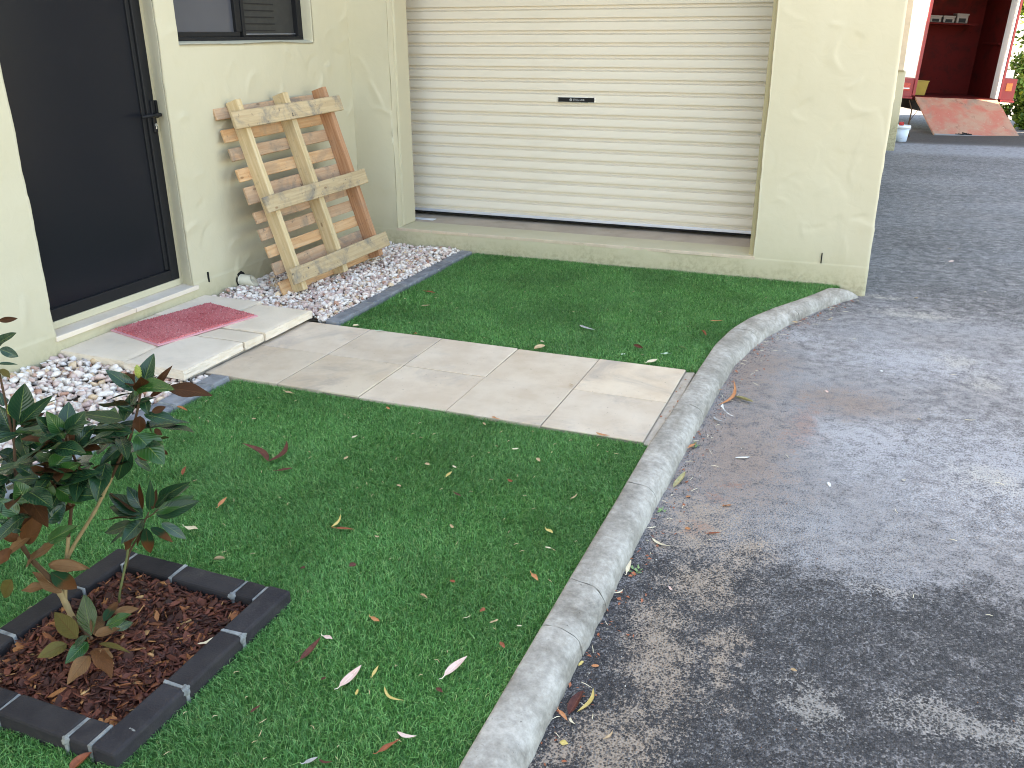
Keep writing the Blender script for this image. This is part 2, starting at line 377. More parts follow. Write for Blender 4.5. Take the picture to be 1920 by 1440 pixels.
def m_mesh():
    t = NT('security_mesh'); P = t.co()
    w1 = t.n('ShaderNodeTexWave', bands_direction='Y'); w2 = t.n('ShaderNodeTexWave', bands_direction='Z')
    for w in (w1, w2): t.l(P, w.inputs[0]); w.inputs['Scale'].default_value = 160
    k = t.math('MAXIMUM', w1.outputs[1], w2.outputs[1])
    c = t.mix(k, (0.008, 0.0085, 0.011), (0.015, 0.0155, 0.019))
    c = t.mix(t.mr(t.noise(3, 4), 0.55, 0.8, 0, 0.3), c, (0.022, 0.022, 0.026))
    return t.base(c, 0.22, 0.16)
M['mesh'] = m_mesh()
def m_glass():
    t = NT('window_pane'); c = t.mix(t.noise(2.2, 3, 0.5), (0.055, 0.057, 0.068), (0.085, 0.087, 0.10)); return t.base(c, 0.16, 0.5)
M['pane'] = m_glass()
M['screen'] = plain('insect_screen', (0.034, 0.033, 0.030), 0.6, 0.3, var=0.15)
M['chrome'] = plain('bright_metal', (0.7, 0.7, 0.72), 0.3, 0.5, 0.9, 0.05)
M['white'] = plain('white_plastic', (0.74, 0.76, 0.78), 0.45, 0.4, var=0.04)
M['bluewhite'] = plain('pale_blue_plastic', (0.62, 0.70, 0.80), 0.45, 0.4, var=0.05)
M['shaded_white'] = plain('shaded_white_plastic', (0.17, 0.145, 0.13), 0.6, 0.2)  # white crate plastic, darkened in colour for the shade inside the truck
M['print'] = plain('dark_print', (0.05, 0.05, 0.055), 0.6, 0.2)
M['silverprint'] = plain('silver_print', (0.5, 0.5, 0.5), 0.5, 0.3)
M['pvc'] = plain('cream_pvc', (0.60, 0.56, 0.44), 0.5, 0.35, var=0.1, nscale=30)
def m_mat():
    t = NT('red_loop_mat'); c = t.mix(t.mr(t.noise(4, 4, 0.6), 0.3, 0.7), (0.56, 0.115, 0.115), (0.66, 0.20, 0.19))
    c = t.mix(t.mr(t.noise(95, 3, 0.7), 0.52, 0.66, 0, 0.8), c, (0.72, 0.36, 0.34))
    c = t.mix(t.mr(t.noise(105, 3, 0.7), 0.44, 0.34, 0, 0.85), c, (0.22, 0.03, 0.035))
    return t.base(c, 0.8, 0.2)
M['mat'] = m_mat()
M['matedge'] = plain('mat_edge', (0.62, 0.30, 0.32), 0.6, 0.3, var=0.1, nscale=15)

def m_magnolia():
    t = NT('magnolia_leaf'); uv = t.sep(t.co('UV')); u = t.math('ABSOLUTE', uv[0]); v = uv[1]
    oi = t.n('ShaderNodeObjectInfo'); r = oi.outputs['Random']; oc = oi.outputs['Color']
    P = t.co(); n = t.noise(24, 4, 0.6)
    top = t.mix(n, (0.006, 0.026, 0.012), (0.014, 0.052, 0.020))
    lit_green = t.mix(n, (0.012, 0.050, 0.010), (0.026, 0.088, 0.018))  # lighter green puts the light on the brighter leaves into their colour
    brown = t.mix(n, (0.034, 0.013, 0.005), (0.066, 0.027, 0.010))
    tan = t.mix(n, (0.11, 0.052, 0.020), (0.22, 0.115, 0.052))
    tan = t.mix(t.mr(t.noise(9, 4, 0.6), 0.45, 0.65, 0, 0.8), tan, (0.075, 0.036, 0.022))
    dead = t.mix(n, (0.070, 0.026, 0.009), (0.135, 0.055, 0.022))
    olive = t.mix(n, (0.075, 0.058, 0.014), (0.13, 0.10, 0.03))
    cs = t.n('ShaderNodeSeparateColor'); t.l(oc, cs.inputs[0])
    code = cs.outputs[0]
    def pick(c, k, col): return t.mix(t.math('COMPARE', code, k, 0.04), c, col)
    mixed = t.mix(t.mr(t.math('ADD', v, t.math('MULTIPLY', t.math('SUBTRACT', t.noise(16, 3), 0.5), 0.7)), 0.35, 0.6), top, dead)
    c = top
    for k, col in ((0.2, lit_green), (0.3, brown), (0.4, tan), (0.5, dead), (0.6, olive), (0.7, mixed)): c = pick(c, k, col)
    side = t.math('MULTIPLY', u, 1.0)
    rib = t.mr(side, 0.055, 0.015, 0, 0.7)
    veinw = t.n('ShaderNodeTexWave', bands_direction='Y'); vv = t.n('ShaderNodeCombineXYZ'); t.l(t.math('ADD', v, t.math('MULTIPLY', u, -0.32)), vv.inputs[1]); t.l(vv.outputs[0], veinw.inputs[0])
    veinw.inputs['Scale'].default_value = 3.2; veinw.inputs['Distortion'].default_value = 0.6; veinw.inputs['Detail'].default_value = 1
    isgreen = t.math('LESS_THAN', code, 0.25)
    ribc = t.mix(isgreen, dead, (0.14, 0.19, 0.045))
    c = t.mix(t.mr(veinw.outputs[1], 0.86, 1.0, 0, 0.07), c, ribc)
    c = t.mix(rib, c, ribc)
    c = t.mix(t.mr(side, 0.95, 1.0, 0, 0.5), c, ribc)
    back = t.n('ShaderNodeNewGeometry').outputs['Backfacing']
    c = t.mix(t.math('MULTIPLY', back, t.math('MULTIPLY', isgreen, 0.85)), c, brown)
    t.bump(t.math('ADD', t.math('MULTIPLY', veinw.outputs[1], 0.5), t.noise(40, 3)), 0.22, 0.004)
    rough = t.mix(isgreen, (0.5, 0.5, 0.5), (0.27, 0.27, 0.27))
    mm = t.base(c, rough, 0.3); t.l(t.math('ADD', 0.10, t.math('MULTIPLY', isgreen, 0.32)), t.b.inputs['Specular IOR Level'])
    return mm
M['magnolia'] = m_magnolia()
M['stem_green'] = plain('green_stem', (0.12, 0.13, 0.045), 0.6, 0.3, var=0.3, nscale=40, bump=0.3)
M['stem_tan'] = plain('tan_bark', (0.34, 0.24, 0.12), 0.75, 0.2, var=0.35, nscale=45, bump=0.6)
M['stem_brown'] = plain('brown_bark', (0.10, 0.055, 0.03), 0.75, 0.2, var=0.4, nscale=45, bump=0.6)
M['bud'] = plain('green_bud', (0.26, 0.30, 0.06), 0.6, 0.3, var=0.2, nscale=60)

def m_litter(name, c0, c1, rough=0.62):
    t = NT('leaf_' + name); uv = t.sep(t.co('UV')); u = t.math('ABSOLUTE', uv[0])
    n = t.noise(45, 4, 0.65); c = t.mix(t.mr(n, 0.3, 0.7), c0, c1)
    c = t.mix(t.mr(u, 0.09, 0.02, 0, 0.5), c, tuple(min(1, x * 1.35 + 0.02) for x in c1))
    c = t.mix(t.mr(t.noise(110, 3, 0.7), 0.62, 0.70, 0, 0.5), c, tuple(x * 0.35 for x in c0))
    c = t.mix(t.mr(u, 0.8, 1.0, 0, 0.35), c, tuple(x * 0.6 for x in c0))
    t.bump(n, 0.2, 0.003)
    return t.base(c, rough, 0.3)
LC = {'maroon': ((0.075, 0.022, 0.016), (0.14, 0.045, 0.030)), 'rust': ((0.20, 0.055, 0.025), (0.34, 0.105, 0.045)), 'orange': ((0.42, 0.16, 0.06), (0.58, 0.26, 0.12)),
      'tan': ((0.42, 0.28, 0.15), (0.56, 0.40, 0.24)), 'cream': ((0.62, 0.52, 0.34), (0.74, 0.64, 0.46)), 'yellow': ((0.52, 0.38, 0.10), (0.64, 0.50, 0.20)),
      'pink': ((0.66, 0.44, 0.36), (0.76, 0.58, 0.50)), 'grey': ((0.32, 0.31, 0.29), (0.45, 0.44, 0.42)), 'green': ((0.10, 0.20, 0.05), (0.20, 0.30, 0.12)),
      'mint': ((0.36, 0.50, 0.36), (0.48, 0.60, 0.46)), 'white': ((0.70, 0.70, 0.66), (0.78, 0.78, 0.74)), 'olive': ((0.30, 0.26, 0.11), (0.47, 0.41, 0.22))}
for k, (a, b) in LC.items(): M['l_' + k] = m_litter(k, a, b)

def m_truck(name, c, worn, amt=0.5, rough=0.45, spec=0.35):
    t = NT(name); n = t.noise(3.0, 5, 0.68, dist=0.4)
    col = t.mix(t.mr(n, 0.45, 0.7, 0, amt), c, worn)
    col = t.mix(t.mr(t.noise(19, 4, 0.7), 0.6, 0.75, 0, amt * 0.7), col, tuple(x * 0.4 for x in worn))
    return t.base(col, rough, spec)
M['tr_red'] = m_truck('worn_red_paint', (0.30, 0.035, 0.04), (0.22, 0.06, 0.055))
M['tr_in'] = m_truck('dark_red_interior', (0.070, 0.006, 0.005), (0.026, 0.006, 0.005), 0.8, 0.75, 0.08)
M['tr_white'] = m_truck('white_panel', (0.80, 0.80, 0.79), (0.72, 0.70, 0.66), 0.2)
def m_ramp():
    t = NT('worn_ramp'); n = t.noise(2.2, 5, 0.7, dist=0.5)
    c = t.mix(t.mr(n, 0.35, 0.65), (0.40, 0.125, 0.085), (0.36, 0.21, 0.14))
    c = t.mix(t.mr(t.noise(1.3, 5, 0.72, dist=0.8), 0.50, 0.68, 0, 0.75), c, (0.22, 0.17, 0.125))
    c = t.mix(t.mr(t.noise(7, 5, 0.75, v=t.mapping(t.co(), (1, 0.35, 1))), 0.58, 0.74, 0, 0.7), c, (0.16, 0.07, 0.05))
    c = t.mix(t.mr(t.noise(16, 4, 0.7), 0.62, 0.72, 0, 0.6), c, (0.45, 0.34, 0.26))
    return t.base(c, 0.8, 0.2)
M['ramp'] = m_ramp()
M['ramp_edge'] = plain('steel_edge', (0.22, 0.21, 0.20), 0.6, 0.4, 0.2)
M['tl_red'] = plain('red_lens', (0.45, 0.02, 0.02), 0.25, 0.5)
M['tl_orange'] = plain('orange_lens', (0.65, 0.16, 0.03), 0.25, 0.5)
M['yellow'] = plain('yellow_plastic', (0.30, 0.20, 0.03), 0.5, 0.4, var=0.2)
M['foliage'] = None
def m_fol():
    t = NT('shrub_leaf'); r = t.rand(); c = t.ramp(r, [(0, (0.055, 0.12, 0.018)), (0.5, (0.13, 0.22, 0.028)), (0.85, (0.22, 0.28, 0.035)), (1, (0.32, 0.32, 0.06))])
    t.l(c, t.b.inputs['Base Color'])
    return t.base(c, 0.5, 0.3)
M['foliage'] = m_fol()

# ------------------------------------------------------------------ ground, asphalt, kerb
def gz(y):                      # the drive falls gently away beside the garage
    return -0.06 - 0.03 * max(0.0, y - 0.3)
KERB_IN = [(2.709, -7.2), (2.709, -4.2), (2.711, -3.5), (2.715, -2.97), (2.715, -2.58), (2.730, -2.24), (2.742, -1.75), (2.754, -1.38), (2.790, -1.10), (2.853, -0.87), (2.958, -0.63), (3.092, -0.375), (3.200, -0.13), (3.275, -0.012)]
KERB_OUT = [(2.824, -7.2), (2.824, -4.1), (2.828, -3.5), (2.826, -3.0), (2.836, -2.65), (2.842, -2.30), (2.856, -1.90), (2.872, -1.48), (2.912, -1.24), (2.962, -1.00), (3.050, -0.74), (3.150, -0.48), (3.300, -0.17), (3.398, -0.022)]
def kerb_x(y):
    return float(np.interp(y, [p[1] for p in KERB_IN], [p[0] for p in KERB_IN]))

def sheet(name, xs, ys, zf, mat, smooth=True):
    xs, ys = np.asarray(xs), np.asarray(ys); nx, ny = len(xs), len(ys)
    V = np.array([(x, y, zf(x, y)) for y in ys for x in xs])
    i = np.arange(ny - 1)[:, None] * nx + np.arange(nx - 1)[None, :]
    F = np.stack([i, i + 1, i + nx + 1, i + nx], -1).reshape(-1, 4)
    return obj_np(name, V, F, mat, smooth=smooth)

g = sheet('ground', [-60, -20, -7, 0, 3, 6, 9, 14, 30, 80], [-60, -20, -8, -4, 0.3, 4, 10, 20, 40, 90], lambda x, y: gz(min(y, 60)) - 0.05, M['dirt'])
tag(g, 'pale bare ground around the house and drive', 'ground', kind='structure')
def asp_z(x, y):
    z = gz(y)
    k = 1.0 if y < -1 else max(0.15, 1 - (y + 1) * 0.4)
    return z + 0.006 * noise.noise((x * 1.1, y * 1.1, 3.0)) * k + (0.0022 * noise.noise((x * 9, y * 9, 1.0)) + 0.0014 * noise.noise((x * 31, y * 31, 7.0))) * k
xs = np.concatenate([np.arange(2.74, 4.6, 0.02), np.arange(4.6, 7.41, 0.2)])
ys = np.concatenate([np.arange(-14, -4.6, 0.5), np.arange(-4.6, 0.3, 0.02), np.arange(0.3, 4, 0.06), np.arange(4, 60, 0.4)])
a = sheet('drive', xs, ys, asp_z, M['asphalt'])
tag(a, 'worn grey asphalt drive with dusty and dark patches beside the kerb', 'driveway', kind='structure')

# concrete kerb: swept segments with cracked joints
kerb = empty('kerb', (2.71, -2.5, 0))
tag(kerb, 'pale rounded concrete kerb curving from the lawn to the garage corner', 'kerb', kind='structure')
PROF = [(0.0, -0.10), (0.0, -0.003), (0.03, 0.003), (0.09, 0.0055), (0.28, 0.0065), (0.48, 0.0052), (0.64, 0.0020), (0.77, -0.0055), (0.865, -0.0165), (0.93, -0.031), (0.965, -0.047), (0.985, -0.064), (0.99, -0.10)]
def resample(P, n):
    P = np.array(P); s = np.r_[0, np.cumsum(np.linalg.norm(np.diff(P, axis=0), axis=1))]
    # smooth by catmull-like dense interpolation
    t = np.linspace(0, s[-1], n)
    Q = np.stack([np.interp(t, s, P[:, k]) for k in range(2)], 1)
    for _ in range(6):
        Q[1:-1] = (Q[:-2] + 2 * Q[1:-1] + Q[2:]) / 4
    return Q
NK = 560
KI, KO = resample(KERB_IN, NK), resample(KERB_OUT, NK)
def kidx(y): return int(np.argmin(np.abs(KI[:, 1] - y)))
cuts = [0] + sorted(kidx(y) for y in (-5.3, -3.716, -3.509, -2.886, -2.146, -1.09, -0.613)) + [NK - 1]
for a0, a1 in zip(cuts[:-1], cuts[1:]):
    V, F = [], []; last = a1 == NK - 1
    idx = list(range(a0, a1 + 1)); m = len(PROF)
    for r, i in enumerate(idx):
        p, q = Vector((*KI[i], 0)), Vector((*KO[i], 0))
        e = min(r, len(idx) - 1 - r)
        along = Vector((*(KI[min(i + 1, NK - 1)] - KI[max(i - 1, 0)]), 0)).normalized()
        for j, (f, z) in enumerate(PROF):
            v = p.lerp(q, f); dz = 0.0
            jid = i if e == 0 else (a0 if r < len(idx) / 2 else a1)      # both sides of a crack share its jagged line
            if 0 < jid < NK - 1 and e < 6:
                jag = 0.013 * noise.noise((f * 2.6, jid * 0.37, 0)) + 0.005 * noise.noise((f * 9, jid * 0.73, 4)) + 0.0022 * noise.noise((f * 25, jid * 0.9, 8))
                v += along * jag * math.exp(-e / 2.2)
            if e == 0:
                v += along * (0.0015 + 0.0060 * max(0.0, noise.noise((f * 8, i * 1.7, 0)))) * (1 if r == 0 else -1); dz = -0.0006
            if last and (NK - 1 - i) < 12:               # the nose dies into the corner of the wall
                k = (NK - 1 - i) / 12.0; zz = z if z < -0.08 else -0.085 + (z + 0.085) * math.sqrt(max(0.0, 1 - (1 - k) ** 2))
            else: zz = z
            n_ = 0.0014 * noise.noise((v.x * 5, v.y * 5, z * 9)) + 0.0008 * noise.noise((v.x * 30, v.y * 30, f * 5))
            edge = 0.0028 * noise.noise((v.y * 11, v.x * 3, z * 14)) + 0.003 * noise.noise((v.y * 41, v.x * 8, z * 30)) if f > 0.8 else 0
            V.append((v.x + edge, v.y, zz + dz + n_))
    n = len(idx)
    for r in range(n - 1):
        for j in range(m - 1): F.append([r * m + j, r * m + j + 1, (r + 1) * m + j + 1, (r + 1) * m + j])
    nb = len(V); V += V[:m] + V[(n - 1) * m:n * m]
    F.append([nb + j for j in range(m)][::-1]); F.append([nb + m + j for j in range(m)])
    o = obj_np('kerb_segment', V, F, M['concrete'], kerb, smooth=True)
    o.matrix_parent_inverse = Matrix.Translation(kerb.location).inverted()
    for q in o.data.polygons[-2:]: q.use_smooth = False

# ------------------------------------------------------------------ house
house = empty('house', (0, 0, 0))
tag(house, 'cream rendered house with a roller garage door, dark screen door and window', 'house')

def trowel_field(us, vs, s, n):
    """hand-trowelled relief of the render: slow waves plus short one-sided trowel ridges, metres"""
    U, Vv = np.meshgrid(np.array(us), np.array(vs)); rr = random.Random(int(s * 17))
    D = np.zeros_like(U); lo, hi = max(min(us), -4.2), max(us)
    for _ in range(n):
        cu, cv = rr.uniform(lo, hi), rr.uniform(-0.05, 2.2); a_ = rr.gauss(0.5, 0.75) * rr.choice((1, 1, -1)); L = rr.uniform(0.03, 0.10); w = rr.uniform(0.03, 0.09); k = rr.uniform(-5, 5)
        p = (U - cu) * math.cos(a_) + (Vv - cv) * math.sin(a_); q = -(U - cu) * math.sin(a_) + (Vv - cv) * math.cos(a_) - k * p * p
        f = np.where(q < 0, np.clip(1 + q / w, 0, 1) ** 1.5, np.exp(-np.clip(q, 0, 1) / 0.0055)) * np.exp(-(p / L) ** 4)
        D += (1.0 if s < 5 else 1.35) * rr.uniform(0.0014, 0.0062) * rr.choice((1, 1, -0.7)) * f
    for j, v in enumerate(vs):
        if v >= 2.3: D[j] = 0; continue
        for i, u in enumerate(us):
            D[j, i] += 0.0055 * noise.noise((u * 1.9, v * 1.9, s)) + 0.0022 * noise.noise((u * 5.2, v * 5.2, s + 3)) + 0.0005 * noise.noise((u * 17, v * 17, s))
    return D

def grid_lines(lo, hi, step, extra):
    a = list(np.arange(lo, hi, step)) + [hi]
    ex = [e for e in extra if lo < e < hi]
    a = [v for v in a if all(abs(v - e) > step * 0.3 for e in ex)] + ex
    return sorted(a)

def wall(name, fn, us, vs, holes, mat, seed, parent):
    """fn(u, v, d) -> xyz.  holes: dict(u0,u1,v0,v1,depth,flare=(u0,u1,v0,v1))"""
    nu, nv = len(us), len(vs); V = []; F = []; TF = trowel_field(us, vs, seed, 190 if seed < 5 else 230)
    def wob(u, v):
        return 0.011 * noise.noise((u * 3.2, v * 3.2, seed + 20)) + 0.0025 * noise.noise((u * 19, v * 19, seed + 21))
    for jv, v in enumerate(vs):
        for iu, u in enumerate(us):
            uu, vv = u, v
            for h in holes:
                if h['u0'] - 1e-6 <= u <= h['u1'] + 1e-6 and h['v0'] - 1e-6 <= v <= h['v1'] + 1e-6:
                    if abs(u - h['u0']) < 1e-6: uu = u + wob(u, v)
                    if abs(u - h['u1']) < 1e-6: uu = u + wob(u, v)
                    if (abs(v - h['v0']) < 1e-6 or abs(v - h['v1']) < 1e-6) and not h.get('straight'): vv = v + wob(u, v)
            V.append(fn(uu, vv, TF[jv, iu], v))
    inside = lambda u, v: any(h['u0'] < u < h['u1'] and h['v0'] < v < h['v1'] for h in holes)
    for j in range(nv - 1):
        for i in range(nu - 1):
            if inside((us[i] + us[i + 1]) / 2, (vs[j] + vs[j + 1]) / 2): continue
            F.append([j * nu + i, j * nu + i + 1, (j + 1) * nu + i + 1, (j + 1) * nu + i])
    for h in holes:
        I = [i for i, u in enumerate(us) if h['u0'] - 1e-6 <= u <= h['u1'] + 1e-6]
        J = [j for j, v in enumerate(vs) if h['v0'] - 1e-6 <= v <= h['v1'] + 1e-6]
        loop = [(I[0], j) for j in J] + [(i, J[-1]) for i in I[1:]] + [(I[-1], j) for j in J[::-1][1:]] + [(i, J[0]) for i in I[::-1][1:-1]]
        cu, cv = (h['u0'] + h['u1']) / 2, (h['v0'] + h['v1']) / 2
        prev = [j * nu + i for i, j in loop]
        fl = h.get('flare', (0, 0, 0, 0))
        for dd, inn in ((0.004, 0.0030), (0.011, 0.0045), (h['depth'] * 0.5, 0.0045), (h['depth'], 0.0045)):
            cur = []
            k = dd / h['depth']
            for i, j in loop:
                u, v = us[i], vs[j]
                du = (1 if abs(u - h['u0']) < 1e-6 else -1 if abs(u - h['u1']) < 1e-6 else 0)
                dv = (1 if abs(v - h['v0']) < 1e-6 else -1 if abs(v - h['v1']) < 1e-6 else 0)
                su = fl[0] if du > 0 else fl[1] if du < 0 else 0
                sv = fl[2] if dv > 0 else fl[3] if dv < 0 else 0
                w_ = wob(u, v) * (1 - k)
                cur.append(len(V))
                V.append(fn(u + du * inn + su * k + (w_ if du else 0), v + dv * inn + sv * k + (w_ if dv and not h.get('straight') else 0), -dd + TF[j, i] * (1 - k) * 0.7, v))
            n = len(loop)
            for q in range(n): F.append([prev[q], prev[(q + 1) % n], cur[(q + 1) % n], cur[q]])
            prev = cur
    return obj_np(name, V, F, mat, parent, smooth=True)

# garage front, wrapping round the corner on to the drive side
XL, XR, XP, ZS = 0.2965, 2.7504, 3.4098, 0.1223
def f_front(u, v, d, v0):
    r = 0.018; base = 0.0014 if v0 < 0.116 else 0.0
    d = d + base
    if u <= XP - r: return (u, -d, v)
    t = u - (XP - r); L = r * math.pi / 2
    if t < L:
        a = t / r; return (XP - r + math.sin(a) * (r + d), r - math.cos(a) * (r + d), v)
    return (XP + d, r + (t - L), v)
us = sorted(set(grid_lines(0.0, XL, 0.0105, []) + grid_lines(XL, XR, 0.022, []) + grid_lines(XR, XP + 0.20, 0.0095, [XP - 0.018 + 0.018 * math.pi / 2 * k / 3 for k in range(4)]) + [XP + .3, XP + .42, XP + .55]))
vs = grid_lines(-0.25, 2.3, 0.0105, [ZS, 0.114, 0.118, 2.05]) + [2.7, 3.0]
wall('wall', f_front, us, vs, [dict(u0=XL, u1=XR, v0=ZS, v1=2.05, depth=0.2435, straight=True)], M['render'], 3.0, house)
# door side, x = 0
YD0, YD1, YW0, YW1 = -2.690, -1.780, -1.634, -0.4155
def f_side(u, v, d, v0):
    return (d + (0.0018 if v0 < 0.136 else 0.0), u, v)
us = [-12.0, -9.0, -7.0, -6.0, -5.0, -4.5] + grid_lines(-4.2, 0.03, 0.013, [YD0, YD1, YW0, YW1])
vs = grid_lines(-0.25, 2.3, 0.013, [0.105, 0.134, 0.138, 1.352, 2.2]) + [3.0, 4.5, 6.5]
wall('wall', f_side, us, vs, [dict(u0=YD0, u1=YD1, v0=0.105, v1=2.2, depth=0.11, flare=(0, 0.036, 0, 0), straight=True),
                              dict(u0=YW0, u1=YW1, v0=1.352, v1=2.2, depth=0.085, flare=(0, 0, 0.012, 0))], M['render'], 8.0, house)
box('wall', (XP - 0.22, XP - 0.02 + 0.0, -0.25), (XP - 0.004, 14.4, 3.0), M['render'], house) if False else None
box('wall', (XP - 0.22, 0.57, -0.9), (XP + 0.001, 14.4, 3.0), M['render'], house)  # unseen length of the garage, run on so its shade reaches the truck ramp
box('wall', (0.0, 14.2, -0.9), (XP - 0.225, 14.38, 3.0), M['render'], house)
box('wall', (-6.0, -11.98, -0.9), (-0.26, 14.4, 6.48), M['render'], house)  # unseen bulk of the house, height set to shade garden and drive
box('wall', (-0.25, 0.06, -0.9), (-0.01, 14.4, 6.47), M['render'], house)
box('wall', (0.0, 0.255, 2.06), (XP - 0.24, 0.40, 2.99), M['render'], house)
box('roof', (-0.005, -0.06, 3.003), (XP + 0.06, 14.5, 3.12), M['jamb'], house, 0.01)
box('roof', (-6.3, -12.2, 6.503), (0.10, 14.7, 6.66), M['jamb'], house, 0.01)
for lo, hi in (((3.140, -0.0062, 0.119), (3.1465, 0.02, 0.181)), ((-0.02, -1.652, 0.119), (0.0072, -1.6465, 0.176))):
    box('weep_hole', lo, hi, M['dark'], house)
# a rendered pier with a meter box at the far end of the garage
pier = box('pier', (XP + 0.003, 10.1, -0.9), (3.679, 10.5, 0.83), M['render'], house, 0.008)
box('meter_box', (XP + 0.003, 10.08, 0.845), (3.640, 10.45, 2.05), M['tile'], house, 0.008)
box('box_edge', (XP + 0.003, 10.07, 0.831), (3.655, 10.46, 0.843), M['jamb_dark'], house)

# garage threshold
for k in range(9):
    x0 = XL - 0.01 + k * 0.2768; x1 = min(x0 + 0.2745, XR + 0.01)
    box('threshold_tile', (x0, -0.004, 0.106), (x1, 0.105, 0.1255 + R.uniform(-.0006, .0006)), M['tile'], house, 0.002)
box('garage_floor', (0.02, 0.108, 0.02), (3.15, 4.0, 0.1225), M['floor'], house)
box('door_jamb', (XL + 0.003, 0.060, 0.131), (XL + 0.016, 0.243, 2.045), M['jamb'], house, 0.003)
box('door_jamb', (XL + 0.0155, 0.064, 0.140), (XL + 0.021, 0.088, 2.044), M['jamb'], house, 0.0015)
box('door_jamb', (2.7165, 0.050, 0.121), (2.7445, 0.16, 2.045), M['jamb_dark'], house, 0.003)
box('floor_strip', (0.17, 0.33, 0.1235), (0.41, 0.385, 0.127), M['white'], house, 0.001)

# roller door: one slat per corrugation
rd = empty('roller_door', (1.43, 0.524, 0.14), house)
PZ, Z0, YD = 0.07567, 1.5673, 0.524
SLP = [(0.0125, 0.0), (-0.006, -0.0016), (-0.0065, -0.0185), (0.0065, -0.0245), (0.0130, -0.0262), (0.0108, -0.0290), (0.0122, -0.042), (0.0132, -0.058), (0.0128, -0.0725), (0.0125, -0.07567)]
def slat_mesh(prof):
    xs_ = np.linspace(-1.40, 1.42, 13); V = []; F = []
    for x in xs_:
        for d, z in prof: V.append((x, -d + 0.0012 * noise.noise((x * 2.0, z * 20, 0.5)), z))
        for d, z in prof[::-1]: V.append((x, -d + 0.0016, z - 0.0003))
    m = 2 * len(prof)
    for i in range(len(xs_) - 1):
        for j in range(m): F.append([i * m + j, (i + 1) * m + j, (i + 1) * m + (j + 1) % m, i * m + (j + 1) % m])
    return V, F
V, F = slat_mesh(SLP)
slat0 = obj_np('slat', V, F, M['doorskin'], rd)
slat0.data.shade_smooth(); 
slat0.data.set_sharp_from_angle(angle=math.radians(28))
for k in range(-7, 18):
    o = slat0 if k == -7 else slat0.copy()
    if k > -7: COL.objects.link(o)
    o.parent = rd; o.location = (0, R.uniform(-.0006, .0006), Z0 - k * PZ - 0.14)
V, F = slat_mesh([p for p in SLP if p[1] > -0.03] + [(0.0105, -0.034)])
o = obj_np('slat', V, F, M['doorskin'], rd); o.location = (0, 0, Z0 - 18 * PZ - 0.14)
for nm, lo, hi, m_ in (('bottom_rail', (-1.40, -0.020, 0.016), (1.42, 0.004, 0.0305), M['alu']), ('bottom_rail', (-1.40, -0.0175, 0.0295), (1.42, 0.0, 0.034), M['alu']), ('rubber_seal', (-1.40, -0.016, 0.004), (1.42, 0.002, 0.0155), M['rubber'])):
    box(nm, lo, hi, m_, rd, 0.0015)
lk = box('lock_plate', (-0.130, -0.0185, 0.8205), (0.137, -0.010, 0.8575), M['chrome'], rd, 0.003)
box('name_panel', (-0.124, -0.0205, 0.8245), (0.131, -0.0183, 0.8535), M['black'], rd, 0.001)
def text_mesh(body, size, mat, parent, loc, rot, extr=0.0004):
    cu = bpy.data.curves.new('lettering', 'FONT'); cu.body = body; cu.size = size; cu.extrude = extr; cu.align_x = 'LEFT'; cu.align_y = 'CENTER'
    tmp = bpy.data.objects.new('lettering', cu); COL.objects.link(tmp)
    bpy.context.view_layer.update()
    me = bpy.data.meshes.new_from_object(tmp.evaluated_get(bpy.context.evaluated_depsgraph_get()))
    bpy.data.objects.remove(tmp)
    me.materials.clear(); me.materials.append(mat)
    o = link('lettering', me, parent, loc); o.rotation_euler = rot; return o
text_mesh('STEEL-LINE', 0.0165, M['silverprint'], rd, (-0.018, -0.0208, 0.8388), (math.pi / 2, 0, 0))
bm = bmesh.new()
for k in range(20):
    a0, a1 = 2 * math.pi * k / 20, 2 * math.pi * (k + 1) / 20
    q = [bm.verts.new((r * math.cos(a), 0, r * math.sin(a))) for r, a in ((0.0085, a0), (0.0085, a1), (0.005, a1), (0.005, a0))]
    bm.faces.new(q)
obj_bm('emblem', bm, M['silverprint'], rd, (-0.034, -0.0209, 0.8388))
box('emblem', (-0.0365, -0.0212, 0.8372), (-0.0315, -0.0206, 0.8404), M['silverprint'], rd)

# front door: dark security screen in a cream frame, on a tiled sill
sd = empty('screen_door', (-0.10, -2.24, 0.165), house)
DX = -0.10
def loc_box(nm, lo, hi, m_, par, bev=0.002):
    o = box(nm, [a - b for a, b in zip(lo, (-0.10, -2.24, 0.165))], [a - b for a, b in zip(hi, (-0.10, -2.24, 0.165))], m_, par, bev); return o
loc_box('stile', (DX - 0.012, -1.835, 0.1655), (DX + 0.018, -1.7765, 2.2), M['black'], sd, 0.004)
loc_box('stile', (DX - 0.010, -1.860, 0.225), (DX + 0.006, -1.8355, 2.2), M['black'], sd, 0.003)
loc_box('stile', (DX - 0.012, -2.720, 0.1655), (DX + 0.018, -2.655, 2.2), M['black'], sd, 0.004)
loc_box('bottom_rail', (DX - 0.011, -2.655, 0.1655), (DX + 0.017, -1.8355, 0.222), M['black'], sd, 0.003)
loc_box('mesh_panel', (DX - 0.008, -2.656, 0.2215), (DX - 0.003, -1.8604, 2.2), M['mesh'], sd, 0.0)
hp = loc_box('handle_plate', (DX + 0.0182, -1.8125, 0.935), (DX + 0.030, -1.7875, 1.092), M['black'], sd, 0.004)
bm = bmesh.new()
add_tube(bm, [(DX + 0.03 + 0.10, -1.800 + 2.24, 1.022 - 0.165), (DX + 0.062 + 0.10, -1.800 + 2.24, 1.022 - 0.165)], [0.010, 0.009], 10)
